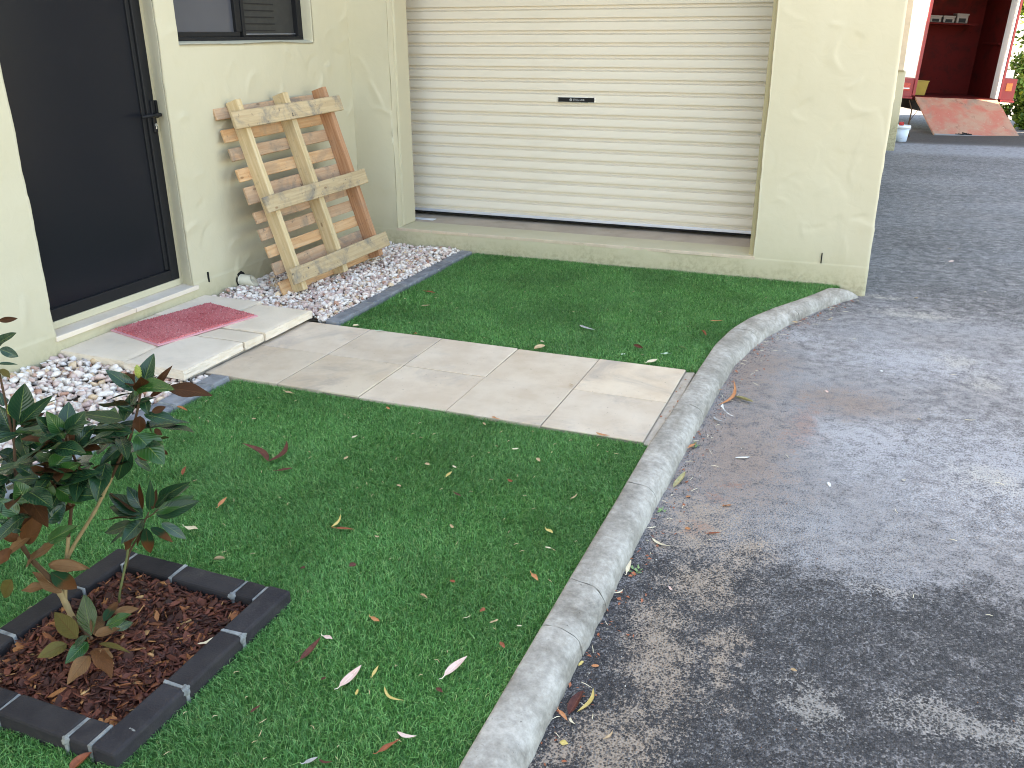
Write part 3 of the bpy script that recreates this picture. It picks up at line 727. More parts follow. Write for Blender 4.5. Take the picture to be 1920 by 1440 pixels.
add_tube(bm, [(DX + 0.062 + 0.10, -1.790 + 2.24, 1.022 - 0.165), (DX + 0.063 + 0.10, -1.86 + 2.24, 1.022 - 0.165), (DX + 0.055 + 0.10, -1.915 + 2.24, 1.019 - 0.165)], [0.009, 0.0085, 0.007], 10)
obj_bm('lever', bm, M['black'], sd, smooth=True)
bm = bmesh.new(); add_tube(bm, [(DX + 0.03 + 0.10, -1.800 + 2.24, 0.972 - 0.165), (DX + 0.034 + 0.10, -1.800 + 2.24, 0.972 - 0.165)], 0.0085, 14)
add_box(bm, (DX + 0.03 + 0.10, -1.8045 + 2.24, 0.952 - 0.165), (DX + 0.0335 + 0.10, -1.7955 + 2.24, 0.970 - 0.165), 0.001)
obj_bm('lock_cylinder', bm, M['chrome'], sd)
loc_box('strike_box', (DX + 0.012, -1.7765, 1.005), (DX + 0.026, -1.764, 1.09), M['black'], sd, 0.002)
box('door_frame', (-0.135, -1.7755, 0.1285), (-0.088, -1.7445, 2.2), M['jamb'], house, 0.003)
box('door_frame', (-0.135, -2.72, 0.1295), (-0.080, -1.776, 0.1645), M['jamb'], house, 0.003)
box('strike_plate', (-0.0878, -1.7745, 1.015), (-0.085, -1.755, 1.075), M['jamb'], house)
for y0, y1 in ((-2.70, -2.212), (-2.209, -1.745)):
    box('sill_tile', (-0.134, y0, 0.104), (0.013 if True else 0, y1, 0.1283), M['slab'], house, 0.003)
box('wall', (-0.262, -2.76, -0.2), (-0.136, -1.70, 2.25), M['dark'], house)

# window with two sashes
wd = empty('window', (-0.085, -1.02, 1.365), house)
def wbox(nm, lo, hi, m_, par=wd, bev=0.002):
    return box(nm, [a - b for a, b in zip(lo, (-0.085, -1.02, 1.365))], [a - b for a, b in zip(hi, (-0.085, -1.02, 1.365))], m_, par, bev)
wbox('frame', (-0.120, -1.66, 1.362), (-0.072, -0.405, 1.386), M['black'])
wbox('frame', (-0.119, -1.66, 1.3865), (-0.073, -1.600, 2.2), M['black'])
wbox('frame', (-0.119, -0.470, 1.3865), (-0.073, -0.405, 2.2), M['black'])
sa = wbox('sash', (-0.116, -1.599, 1.3868), (-0.080, -1.03, 1.412), M['black'])
wbox('sash_stile', (-0.115, -1.060, 1.4125), (-0.079, -1.012, 2.2), M['black'])
wbox('sash_stile', (-0.112, -1.011, 1.3868), (-0.072, -0.985, 2.2), M['black'])
wbox('pane', (-0.104, -1.600, 1.411), (-0.099, -1.059, 2.2), M['pane'], wd, 0)
sb = wbox('sash', (-0.119, -0.984, 1.3868), (-0.096, -0.471, 1.398), M['black'])
wbox('sash_stile', (-0.100, -0.984, 1.3985), (-0.0925, -0.472, 1.4015), M['alu'], wd, 0.001)
wbox('insect_screen', (-0.108, -0.984, 1.3975), (-0.104, -0.471, 2.2), M['screen'], wd, 0)
for k in range(8):
    wbox('dark_bar', (-0.1035, -0.965, 1.417 + 0.036 * k), (-0.1010, -0.665, 1.4225 + 0.036 * k), M['black'], wd, 0)  # thin dark bars across the right pane
wbox('glass_backing', (-0.20, -1.66, 1.35), (-0.125, -0.40, 2.25), M['dark'], wd, 0)

# drain stub low on the wall
dp = empty('drain_pipe', (0.0, -1.385, 0.066)); tag(dp, 'short cream pvc drain pipe poking from the wall behind the pallet', 'pipe')
bm = bmesh.new(); n = 22
rings = []
for (x, r) in ((-0.03, 0.034), (0.085, 0.034), (0.089, 0.0325), (0.0895, 0.012)):
    rings.append([bm.verts.new((x + (0.022 * math.sin(2 * math.pi * k / n) * (x > 0.05) * -1), r * math.cos(2 * math.pi * k / n), r * math.sin(2 * math.pi * k / n))) for k in range(n)])
for A, B in zip(rings[:-1], rings[1:]):
    for k in range(n): bm.faces.new((A[k], A[(k + 1) % n], B[(k + 1) % n], B[k]))
bm.faces.new(rings[-1])
o = obj_bm('pipe_stub', bm, M['pvc'], dp, smooth=False); o.rotation_euler = (0, math.radians(4), math.radians(12))
bm = bmesh.new()
q = [bm.verts.new((0.0095, (0.034 + 0.012 + 0.006 * noise.noise((k * 1.3, 2, 0))) * math.cos(2 * math.pi * k / n) , (0.046 + 0.007 * noise.noise((k * 1.9, 5, 0))) * math.sin(2 * math.pi * k / n) + 0.004)) for k in range(n)]
bm.faces.new(q); obj_bm('wall_hole', bm, M['dark'], dp)

# ------------------------------------------------------------------ step slabs, door mat, path
step = empty('door_step', (0.36, -2.19, 0.02)); tag(step, 'low step of pale sandstone slabs in front of the screen door', 'step')
def pbox(nm, lo, hi, m_, par, bev=0.004, jit=0.0015):
    b = par.location
    return box(nm, [a - c for a, c in zip(lo, b)], [a - c for a, c in zip(hi, b)], m_, par, bev, jit)
for lo, hi in (((0.0, -2.690, 0.018), (0.378, -2.294, 0.060)), ((0.002, -2.289, 0.018), (0.377, -2.094, 0.0595)), ((0.0, -2.089, 0.018), (0.379, -1.697, 0.0605)),
               ((0.384, -2.698, 0.018), (0.715, -2.294, 0.060)), ((0.383, -2.286, 0.018), (0.722, -2.148, 0.058)), ((0.385, -2.140, 0.018), (0.728, -1.742, 0.0598))):
    bm = bmesh.new(); add_box(bm, [q - c for q, c in zip(lo, step.location)], [q - c for q, c in zip(hi, step.location)], 0, 0.002)
    bmesh.ops.subdivide_edges(bm, edges=bm.edges[:], cuts=13, use_grid_fill=True)
    top = max(v.co.z for v in bm.verts); cx_, cy_ = (lo[0] + hi[0]) / 2 - step.location.x, (lo[1] + hi[1]) / 2 - step.location.y
    hx_, hy_ = (hi[0] - lo[0]) / 2, (hi[1] - lo[1]) / 2
    for v in bm.verts:
        ex, ey = hx_ - abs(v.co.x - cx_), hy_ - abs(v.co.y - cy_)
        e = min(ex, ey)
        if e < 0.004:
            w_ = noise.noise((v.co.x * 16, v.co.y * 16, v.co.z * 40)) + 0.6 * noise.noise((v.co.x * 45, v.co.y * 45, v.co.z * 70))
            amt = (0.006 if hi[0] > 0.5 else 0.002) * max(-.6, w_) + 0.0028 * (v.co.z > top - 0.006)
            if ex < 0.004: v.co.x -= math.copysign(amt, v.co.x - cx_)
            else: v.co.y -= math.copysign(amt, v.co.y - cy_)
            if v.co.z > top - 0.006: v.co.z -= 0.0022 + 0.002 * abs(w_)
        else: v.co.z += 0.0008 * noise.noise((v.co.x * 9, v.co.y * 9, 3)) * (v.co.z > top - .01)
    obj_bm('slab', bm, M['slab'], step, smooth=False)
pbox('mortar_bed', (0.02, -2.64, -0.06), (0.690, -1.78, 0.017), M['sandmortar'], step, 0, 0)
pbox('mortar_bed', (0.006, -2.67, 0.010), (0.700, -1.76, 0.046), M['jointdark'], step, 0, 0)

path = empty('garden_path', (1.7, -2.16, 0)); tag(path, 'two rows of square sandstone pavers leading from the step to the kerb', 'path', kind='structure')
PX0, PY0, PA = 0.6835, -1.7564, 0.402
for row in range(2):
    y1 = PY0 - row * PA; y0 = y1 - PA
    for i in range(5):
        x0 = max(0.700, PX0 + i * PA); x1 = PX0 + (i + 1) * PA
        dz = R.uniform(-0.002, 0.0025)
        pbox('paver', (x0 + 0.0020, y0 + 0.0020, -0.045), (x1 - 0.0020, y1 - 0.0020, dz), M['paver'], path, 0.0025, 0.0009)
pbox('mortar_strip', (2.6945, -2.562, -0.05), (2.735, -1.758, -0.008), M['sandmortar'], path, 0.004, 0.003)
pbox('joint_sand', (0.70, -2.558, -0.05), (2.694, -1.759, -0.0046), M['jointdark'], path, 0, 0)

mat = empty('door_mat', (0.270, -2.1615, 0.0615)); mat.rotation_euler = (0, 0, math.radians(-14.6))
tag(mat, 'red looped rectangular door mat lying askew on the step', 'door mat')
bm = bmesh.new(); add_box(bm, (-0.198, -0.287, -0.0015), (0.198, 0.287, 0.0055), 0.003); obj_bm('mat_border', bm, M['matedge'], mat)
nx, ny = 124, 182
X, Y = np.meshgrid(np.linspace(-0.187, 0.187, nx), np.linspace(-0.276, 0.276, ny))
Zm = 0.0070 + 0.0085 * NP.random(X.shape) ** 1.5; 
edge = np.minimum(np.minimum(X + 0.187, 0.187 - X), np.minimum(Y + 0.276, 0.276 - Y)); Zm = np.where(edge < 0.002, 0.0035, Zm)
X = X + NP.normal(0, 0.0008, X.shape); Y = Y + NP.normal(0, 0.0008, Y.shape)
i = np.arange(ny - 1)[:, None] * nx + np.arange(nx - 1)[None, :]
obj_np('loop_pile', np.stack([X, Y, Zm], -1).reshape(-1, 3), np.stack([i, i + 1, i + nx + 1, i + nx], -1).reshape(-1, 4), M['mat'], mat, smooth=True)

# ------------------------------------------------------------------ lawns
def lawn(name, label, y0, y1, x0, hole=None):
    ys_ = np.linspace(y0, y1, 60); V = []; F = []
    for y in ys_:
        for t in np.linspace(0, 1, 24): 
            x = x0 + (kerb_x(y) - x0) * t; V.append((x, y, -0.014 + 0.004 * noise.noise((x * 2.5, y * 2.5, 0))))
    for a in range(59):
        for b in range(23): F.append([a * 24 + b, a * 24 + b + 1, a * 24 + b + 25, a * 24 + b + 24])
    o = obj_np(name, V, F, M['turf_base'], smooth=True); tag(o, label, 'lawn', kind='structure'); return o
lawn('lawn', 'upper artificial lawn between the garage sill and the path', PY0 - 0.003, 0.0, 0.886)
lawn('lawn', 'lower artificial lawn between the path and the mulch bed', -7.0, -2.558, 0.862)

def blades(name, label, n, x0, y0, y1, hmin, hmax, w, hole=None):
    P = NP.random((n, 2)); y = y0 + (y1 - y0) * P[:, 1]
    xk = np.interp(y, [p[1] for p in KERB_IN], [p[0] for p in KERB_IN]) + 0.002
    x = x0 + (3.26 - x0) * P[:, 0]
    k = x < xk
    if hole: k &= ~((x > hole[0]) & (x < hole[1]) & (y > hole[2]) & (y < hole[3]))
    x, y = x[k], y[k]; n = len(x)
    gx = np.linspace(x0 - 0.1, 3.4, 90); gy = np.linspace(y0 - 0.1, y1 + 0.1, 110)
    def field(s, f, dims=2):
        G = np.array([[noise.noise((a * f, b * f, s)) for a in gx] for b in gy])
        fx = np.clip((x - gx[0]) / (gx[1] - gx[0]), 0, 88.999); fy = np.clip((y - gy[0]) / (gy[1] - gy[0]), 0, 108.999)
        ix, iy = fx.astype(int), fy.astype(int); tx, ty = fx - ix, fy - iy
        return (G[iy, ix] * (1 - tx) + G[iy, ix + 1] * tx) * (1 - ty) + (G[iy + 1, ix] * (1 - tx) + G[iy + 1, ix + 1] * tx) * ty
    lx = field(1.0, 1.7) * 0.8 + field(4.0, 6.0) * 0.5; ly = field(2.0, 1.7) * 0.8 + field(5.0, 6.0) * 0.5 - 0.05
    hs = 1 + 0.35 * field(3.0, 2.4)
    h = NP.uniform(hmin, hmax, n) * hs
    ld = np.stack([lx, ly], 1) + NP.normal(0, 0.8, (n, 2))
    lean = ld * h[:, None] * 0.62
    ang = NP.uniform(0, 2 * np.pi, n); wx, wy = np.cos(ang) * w * NP.uniform(.7, 1.25, n), np.sin(ang) * w * NP.uniform(.7, 1.25, n)
    z0 = np.full(n, -0.014)
    curl = NP.normal(0, 0.6, (n, 2)) * h[:, None]
    B = np.stack([x, y, z0], 1); Wv = np.stack([wx, wy, np.zeros(n)], 1)
    mid = B + np.stack([lean[:, 0] * 0.35, lean[:, 1] * 0.35, h * 0.58], 1)
    tip = B + np.stack([lean[:, 0] + curl[:, 0] * .6, lean[:, 1] + curl[:, 1] * .6, h * (0.98 - 0.28 * np.minimum(1.2, np.hypot(ld[:, 0], ld[:, 1])))], 1)
    V = np.stack([B - Wv, B + Wv, mid - Wv * .85, mid + Wv * .85, tip], 1).reshape(-1, 3)
    i = (np.arange(n) * 5)[:, None]
    F = np.concatenate([i + np.array([[0, 1, 3]]), i + np.array([[0, 3, 2]]), i + np.array([[2, 3, 4]])], 1).reshape(-1, 3)
    o = obj_np(name, V, F, M['grass']); tag(o, label, 'grass', kind='stuff')
    return o
blades('grass', 'green artificial grass blades of the upper lawn', int(3.2 * 44000 * 1.3), 0.886, PY0 + 0.002, -0.004, 0.014, 0.022, 0.0010)
blades('grass', 'green artificial grass blades of the lower lawn', int(1.86 * 2.45 * 72000 * 1.29), 0.864, -5.0, -2.566, 0.0135, 0.0215, 0.00085, (1.475, 2.050, -4.464, -3.858))

# ------------------------------------------------------------------ stones
def hull_variant(rad, n, seed, squash):
    rr = random.Random(seed); bm = bmesh.new()
    for _ in range(n):
        v = Vector((rr.gauss(0, 1), rr.gauss(0, 1), rr.gauss(0, 1))).normalized() * rr.uniform(0.82, 1.0)
        bm.verts.new((v.x * rad, v.y * rad * squash[0], v.z * rad * squash[1]))
    r = bmesh.ops.convex_hull(bm, input=bm.verts[:])
    bmesh.ops.delete(bm, geom=[g_ for g_ in r['geom_interior'] if isinstance(g_, bmesh.types.BMVert)], context='VERTS')
    bmesh.ops.triangulate(bm, faces=bm.faces[:]); bmesh.ops.recalc_face_normals(bm, faces=bm.faces[:])
    bm.verts.index_update()
    V = np.array([v.co[:] for v in bm.verts]); F = np.array([[v.index for v in f.verts] for f in bm.faces]); bm.free(); return V, F

def scatter_pieces(parent, name, stuff_name, places, variants, mat, nparts, key):
    """places: list of (loc, euler, scale3, variant); the nparts that show largest are parts, the rest one mesh"""
    order = sorted(range(len(places)), key=key); first = set(order[:nparts])
    meshes = []
    for V, F in variants:
        me = bpy.data.meshes.new(name); me.from_pydata(V.tolist(), [], F.tolist()); me.materials.append(mat); meshes.append(me)
    Vs, Fs, off = [], [], 0
    for q, (loc, eu, sc, k) in enumerate(places):
        if q in first:
            o = bpy.data.objects.new(name, meshes[k]); COL.objects.link(o); o.parent = parent
            o.location = [a - b for a, b in zip(loc, parent.location)]; o.rotation_euler = eu; o.scale = sc
        else:
            m_ = Matrix.LocRotScale(Vector(loc) - parent.location, __import__('mathutils').Euler(eu), Vector(sc)); A = np.array(m_)
            V, F = variants[k]; Vs.append(V @ A[:3, :3].T + A[:3, 3]); Fs.append(F + off); off += len(V)
    if Vs:
        o = obj_np(stuff_name, np.concatenate(Vs), np.concatenate(Fs), mat, parent); o['kind'] = 'stuff'

SV = [hull_variant(1.0, R.choice((10, 12, 14, 16)), 100 + k, (R.uniform(.62, .9), R.uniform(.5, .75))) for k in range(14)]
CAMP = Vector(cam.location)
def stones(bed, x0, x1, y0, y1, zf, spacing, size, skip=lambda x, y: False):
    pl = []
    for layer in range(2):
        y = y0
        while y < y1:
            x = x0
            while x < x1:
                px, py = x + R.uniform(-.5, .5) * spacing, y + R.uniform(-.5, .5) * spacing
                x += spacing
                if not (x0 <= px <= x1 and y0 <= py <= y1) or skip(px, py): continue
                s = size * R.choice((0.55, 0.7, 0.85, 1.0, 1.0, 1.15, 1.35))
                z = zf(px, py) + layer * 0.010 + R.uniform(-0.006, 0.008)
                pl.append(((px, py, z), (R.uniform(0, 6.28), R.uniform(-.5, .5), R.uniform(0, 6.28)), (s, s * R.uniform(.8, 1.1), s * R.uniform(.8, 1.1)), R.randrange(len(SV))))
            y += spacing
    def key(i):
        p = pl[i][0]; return (Vector(p) - CAMP).length / (pl[i][2][0] / size) - 40 * (p[2] - zf(p[0], p[1]))
    scatter_pieces(bed, 'stone', 'loose_stones', pl, SV, M['pebble'], 295, key)
def bed_sheet(name, label, x0, x1, y0, y1, zf, mat):
    xs_, ys_ = np.linspace(x0, x1, 12), np.linspace(y0, y1, 24)
    V = [(x - x0, y - y0, zf(x, y) - 0.012) for y in ys_ for x in xs_]
    F = [[a * 12 + b, a * 12 + b + 1, a * 12 + b + 13, a * 12 + b + 12] for a in range(23) for b in range(11)]
    o = obj_np(name, V, F, mat, smooth=True); o.location = (x0, y0, 0); tag(o, label, 'gravel bed', kind='structure'); return o
zu = lambda x, y: -0.004 + 0.030 * max(0, 1 - x / 0.45) + 0.010 * noise.noise((x * 5, y * 5, 0))
zl = lambda x, y: -0.010 + 0.040 * max(0, 1 - x / 0.5) + 0.012 * noise.noise((x * 5, y * 5, 4)) 
bu = bed_sheet('gravel_bed', 'bed of pale quartz stones under the leaning pallet', -0.01, 0.815, -1.70, 0.0, zu, M['soil'])
stones(bu, 0.01, 0.795, -1.715, -0.012, zu, 0.0265, 0.0205, lambda x, y: (x < 0.74 and y < -1.70))
bl = bed_sheet('gravel_bed', 'bed of pale quartz stones beside the step and behind the magnolia', -0.01, 0.775, -6.0, -2.60, zl, M['soil'])
stones(bl, 0.01, 0.755, -4.9, -2.575, zl, 0.030, 0.0235, lambda x, y: (x < 0.70 and y > -2.66))

# edging bricks
def edging(label, x0, x1, y0, y1, L, joint, loc):
    e = empty('garden_edging', loc); tag(e, label, 'edging')
    y = y1; k = 0
    while y > y0 + 0.02:
        l = min(L if k else L * 0.55, y - y0)
        pbox('brick', (x0, y - l + joint / 2, -0.06), (x1, y - joint / 2, 0.012 + R.uniform(-.002, .002)), M['bluestone'], e, 0.007, 0.003)
        if y - l > y0 + 0.02: pbox('mortar_joint', (x0 + 0.002, y - l - joint / 2 - 0.003, -0.05), (x1 - 0.0005, y - l + joint / 2 + 0.003, 0.0095 + R.uniform(-.002, .002)), M['mortar'], e, 0.003, 0.003)
        y -= l; k += 1
edging('row of grey bricks edging the upper lawn beside the pallet stones', 0.800, 0.878, -1.745, -0.02, 0.205, 0.010, (0.84, -0.9, -0.06))
edging('row of grey bricks edging the lower lawn behind the magnolia', 0.762, 0.856, -6.0, -2.572, 0.225, 0.012, (0.81, -3.5, -0.06))

# ------------------------------------------------------------------ mulch bed
pb = empty('planter_border', (1.762, -4.161, 0)); tag(pb, 'square border of charcoal bricks round the mulch and magnolia', 'brick border')
X0, X1, Y0, Y1, BW = 1.469, 2.055, -4.469, -3.853, 0.067
def brick(x0, y0, x1, y1, dz=0.0): pbox('brick', (x0, y0, -0.05), (x1, y1, 0.031 + dz), M['charcoal'], pb, 0.0070, 0.0016)
def joint(x0, y0, x1, y1): pbox('mortar_joint', (x0, y0, -0.04), (x1, y1, 0.0292 + R.uniform(-.0012, .001)), M['mortar'], pb, 0.002, 0.0022)
def run(axis, fixed0, fixed1, stops, g=0.0065):
    for a, b in zip(stops[:-1], stops[1:]):
        lo, hi = a + (g / 2 if a != stops[0] else 0), b - (g / 2 if b != stops[-1] else 0)
        (brick(fixed0, lo, fixed1, hi, R.uniform(-.002, .002)) if axis == 'y' else brick(lo, fixed0, hi, fixed1, R.uniform(-.002, .002)))
    for s in stops[1:-1]:
        (joint(fixed0 + .001, s - g / 2 - .002, fixed1 + .0005, s + g / 2 + .002) if axis == 'y' else joint(s - g / 2 - .002, fixed0 - .0005, s + g / 2 + .002, fixed1 - .001))
run('y', X1 - BW, X1, [Y0, -4.254, -4.051, Y1])
run('y', X0, X0 + BW, [Y0, -4.257, -4.044, Y1])
run('x', Y1 - BW, Y1, [X0 + BW + 0.007, 1.711, 1.917, X1 - BW - 0.007])
run('x', Y0, Y0 + BW, [X0 + BW + 0.007, 1.721, 1.921, X1 - BW - 0.007])
for y in (Y0, Y1 - BW):
    joint(X0 + BW - 0.001, y + .002, X0 + BW + 0.008, y + BW - .002); joint(X1 - BW - 0.008, y + .002, X1 - BW + 0.001, y + BW - .002)
for (mx, my) in ((X1 - .001, -4.254), (X1 - .001, -4.051), (1.721, Y0 + .001), (1.921, Y0 + .001), (X1 - .02, Y0 + .066), (1.917, Y1 - BW)):
    bm = bmesh.new(); bmesh.ops.create_icosphere(bm, subdivisions=3, radius=1.0)
    for v in bm.verts:
        k = 1 + 0.55 * noise.noise(v.co * 1.6 + Vector((mx * 30, my * 30, 0))) + 0.25 * noise.noise(v.co * 4.5)
        v.co = Vector((v.co.x * .0075 * k, v.co.y * .0125 * k, v.co.z * .014 * k)) if mx > X1 - .01 else Vector((v.co.x * .0115 * k, v.co.y * .0065 * k, v.co.z * .013 * k))
    obj_bm('mortar_smear', bm, M['mortar'], pb, (mx - 1.762 - .003 * (mx > X1 - .01), my + 4.161 + .003 * (my < -4.4), 0.0205), smooth=True)
zmul = lambda x, y: 0.000 + 0.018 * max(0, 1 - ((x - 1.68) ** 2 + (y + 4.16) ** 2) / 0.07) + 0.008 * noise.noise((x * 9, y * 9, 2))
xs_, ys_ = np.linspace(X0 + 0.03, X1 - 0.03, 24), np.linspace(Y0 + 0.03, Y1 - 0.03, 24)
V = [(x - 1.762, y + 4.161, zmul(x, y) - 0.006) for y in ys_ for x in xs_]
F = [[a * 24 + b, a * 24 + b + 1, a * 24 + b + 25, a * 24 + b + 24] for a in range(23) for b in range(23)]
mb = obj_np('mulch', V, F, M['chip'], smooth=True); mb.location = (1.762, -4.161, 0); tag(mb, 'dark red brown bark mulch inside the brick border', 'mulch', kind='structure')
def chip_variant(seed):
    rr = random.Random(seed); n = 5; top, bot = [], []
    pts = [(-1, rr.uniform(-.15, .15)), (-0.4, 0.32 + rr.uniform(-.1, .1)), (0.45, 0.34 + rr.uniform(-.12, .1)), (1, rr.uniform(-.15, .2)), (0.5, -0.32 + rr.uniform(-.1, .12)), (-0.5, -0.3 + rr.uniform(-.1, .1))]
    V = [(a, b, 0.12 + rr.uniform(-.06, .08)) for a, b in pts] + [(a, b, -0.10 + rr.uniform(-.05, .05)) for a, b in pts]
    F = [(0, 1, 2), (0, 2, 3), (0, 3, 4), (0, 4, 5), (8, 7, 6), (9, 8, 6), (10, 9, 6), (11, 10, 6)]
    for k in range(6): j = (k + 1) % 6; F += [(k, k + 6, j + 6), (k, j + 6, j)]
    return np.array(V), np.array(F)
CV = [chip_variant(300 + k) for k in range(10)]
pl = []
for _ in range(3800):
    x, y = R.uniform(X0 + BW + .002, X1 - BW - .002), R.uniform(Y0 + BW + .002, Y1 - BW - .002)
    l = R.choice((0.006, 0.009, 0.012, 0.015, 0.019)) * R.uniform(.8, 1.2); w = R.uniform(0.55, 1.5) if R.random() > .2 else R.uniform(.18, .35)
    ed = min(x - X0 - BW, X1 - BW - x, y - Y0 - BW, Y1 - BW - y)
    if ed < l: l = max(0.004, ed)
    z = zmul(x, y) + R.uniform(-.001, .012)
    pl.append(((x, y, z), (R.gauss(0, .45), R.gauss(0, .42), R.uniform(0, 6.28)), (l, l * w, l * R.uniform(.35, .7)), R.randrange(10)))
scatter_pieces(mb, 'bark_chip', 'bark_chips', pl, CV, M['chip'], 295, lambda i: -(pl[i][2][0] * pl[i][2][1]) * 1e4 - 120 * (pl[i][0][2] - zmul(pl[i][0][0], pl[i][0][1])))

# ------------------------------------------------------------------ pallet
ax = Vector((0.0733, 0.9968, 0.0310)).normalized(); an = Vector((0.948, -0.079, 0.309)); an = (an - ax * an.dot(ax)).normalized(); at_ = ax.cross(an) * -1
if at_.z < 0: at_ = -at_
PO = Vector((0.124, -1.445, 1.014)); TB = 1.022
pal = empty('pallet'); pal.rotation_mode = 'QUATERNION'
pal.matrix_world = Matrix(((ax.x, an.x, at_.x, 0), (ax.y, an.y, at_.y, 0), (ax.z, an.z, at_.z, 0), (0, 0, 0, 1))) if False else Matrix.Identity(4)
rot = Matrix((ax, -an, at_)).transposed()          # local x along the boards, -y out of the front, z up the slope
if rot.determinant() < 0: rot = Matrix((ax, -an, ax.cross(-an))).transposed()
pal.rotation_quaternion = rot.to_quaternion(); pal.location = PO - at_ * TB
tag(pal, 'bare timber pallet with wide grey boards leaning on the wall by the garage corner', 'pallet')
def plank(nm, s0, s1, t0, t1, n0, n1, mat_, tilt=0.0, bev=0.003):
    """s along the boards, t down from the top, n outwards"""
    L = max(s1 - s0, t1 - t0); vert = (t1 - t0) > (s1 - s0); W = min(s1 - s0, t1 - t0)
    bm = bmesh.new(); segs = 8
    add_box(bm, (-L / 2, -(n1 - n0) / 2, -W / 2), (L / 2, (n1 - n0) / 2, W / 2), bev, 0.0012, 1)
    bmesh.ops.subdivide_edges(bm, edges=[e for e in bm.edges if abs(e.verts[0].co.x - e.verts[1].co.x) > L * .5], cuts=7)
    sd_ = R.uniform(0, 90)
    for v in bm.verts:
        v.co.z += 0.0022 * noise.noise((v.co.x * 3, sd_, 0)) + 0.0012 * noise.noise((v.co.x * 14, sd_, v.co.z * 9)); v.co.y += 0.0020 * noise.noise((v.co.x * 2.2, sd_ + 5, 1))
    o = obj_bm(nm, bm, mat_, pal)
    o.location = ((s0 + s1) / 2, -(n0 + n1) / 2, TB - (t0 + t1) / 2)
    o.rotation_euler = (0, (math.pi / 2 if vert else 0) + tilt, 0)
    return o
for k, (s0, s1, t1, m_, tl) in enumerate(((0.083, 0.121, 1.021, 'wood_pale', 0.022), (0.475, 0.520, 1.019, 'wood_pale', 0.018), (0.853, 0.895, 1.014, 'wood_red', 0.004))):
    plank('stringer', s0, s1, -0.067, t1, -0.108, -0.0205, M[m_], tl, 0.003)
for (t0, t1, tl) in ((0.0, 0.092, 0.0), (0.466, 0.556, 0.0), (0.882, 0.973, 0.0)):
    plank('board', 0.0, 0.97, t0, t1, -0.0200, 0.0, M['wood_grey'], tl)
for k, (t0, t1) in enumerate(((-.047, .013), (.066, .134), (.167, .234), (.278, .347), (.38, .475), (.52, .583), (.612, .677), (.713, .776), (.806, .874), (.914, .995))):
    o = plank('slat', 0.0 + R.uniform(-.006, .006), 0.955 + R.uniform(-.008, .008), t0 * 1.021, t1 * 1.021, -0.126, -0.1085, M['wood_slat' if k in (0, 2, 4, 6, 8, 5) else 'wood_warm'])
bm = bmesh.new()
for s in (0.10, 0.495, 0.872):
    for t in (0.025, 0.068, 0.49, 0.53, 0.91, 0.95):
        c = Vector((s + R.uniform(-.006, .006), -0.0003, TB - t)); bmesh.ops.create_circle(bm, cap_ends=True, radius=0.0035, segments=7, matrix=Matrix.Translation(c) @ Matrix.Rotation(math.pi / 2, 4, 'X'))
obj_bm('nail_heads', bm, M['ramp_edge'], pal)

# ------------------------------------------------------------------ leaves: shared shape builder
def leaf_mesh(name, L, W, mat_, shape='ovate', fold=0.25, droop=0.2, twist=0.0, curl=0.0, nu=5, nv=9, wave=0.0, seed=0, thick=0.0):
    """leaf along +y from the stalk at the origin, upper side +z"""
    rr = random.Random(seed); V = []; UV = []
    for j in range(nv):
        v = j / (nv - 1)
        if shape == 'ovate': w = math.sin(math.pi * v ** 0.85) ** 0.75 * (1 - 0.25 * v)
        elif shape == 'sickle': w = math.sin(math.pi * v ** 0.8) ** 0.8
        elif shape == 'scrap': w = (0.55 + 0.45 * math.sin(math.pi * v)) * rr.uniform(.75, 1.1)
        else: w = math.sin(math.pi * v ** 0.8) ** 0.6
        w *= W * 0.5
        if j == 0: w = W * 0.03
        if j == nv - 1: w = W * 0.02
        yc = v * L; xc = 0.0
        if shape == 'sickle': xc = math.sin(math.pi * v) * L * 0.16
        zc = -droop * L * v * v + (0.35 * droop * L * v)
        tw = twist * v
        for i in range(nu):
            u = -1 + 2 * i / (nu - 1)
            x = u * w; z = abs(u) * w * fold + wave * w * math.sin(v * 9 + u * 2 + seed) * abs(u)
            if curl:
                a = u * curl; r = w / max(1e-4, abs(curl)); x = math.sin(a) * r; z = (1 - math.cos(a)) * r
            X, Z = x * math.cos(tw) - z * math.sin(tw), x * math.sin(tw) + z * math.cos(tw)
            V.append((xc + X, yc, zc + Z)); UV.append((u, v))
    F = []
    for j in range(nv - 1):
        for i in range(nu - 1): F.append([j * nu + i, j * nu + i + 1, (j + 1) * nu + i + 1, (j + 1) * nu + i])
    me = bpy.data.meshes.new(name); me.from_pydata(V, [], F); me.materials.append(mat_)
    l = me.uv_layers.new(name='UVMap')
    for p in me.polygons:
        p.use_smooth = True
        for li in p.loop_indices: l.data[li].uv = UV[me.loops[li].vertex_index]
    return me

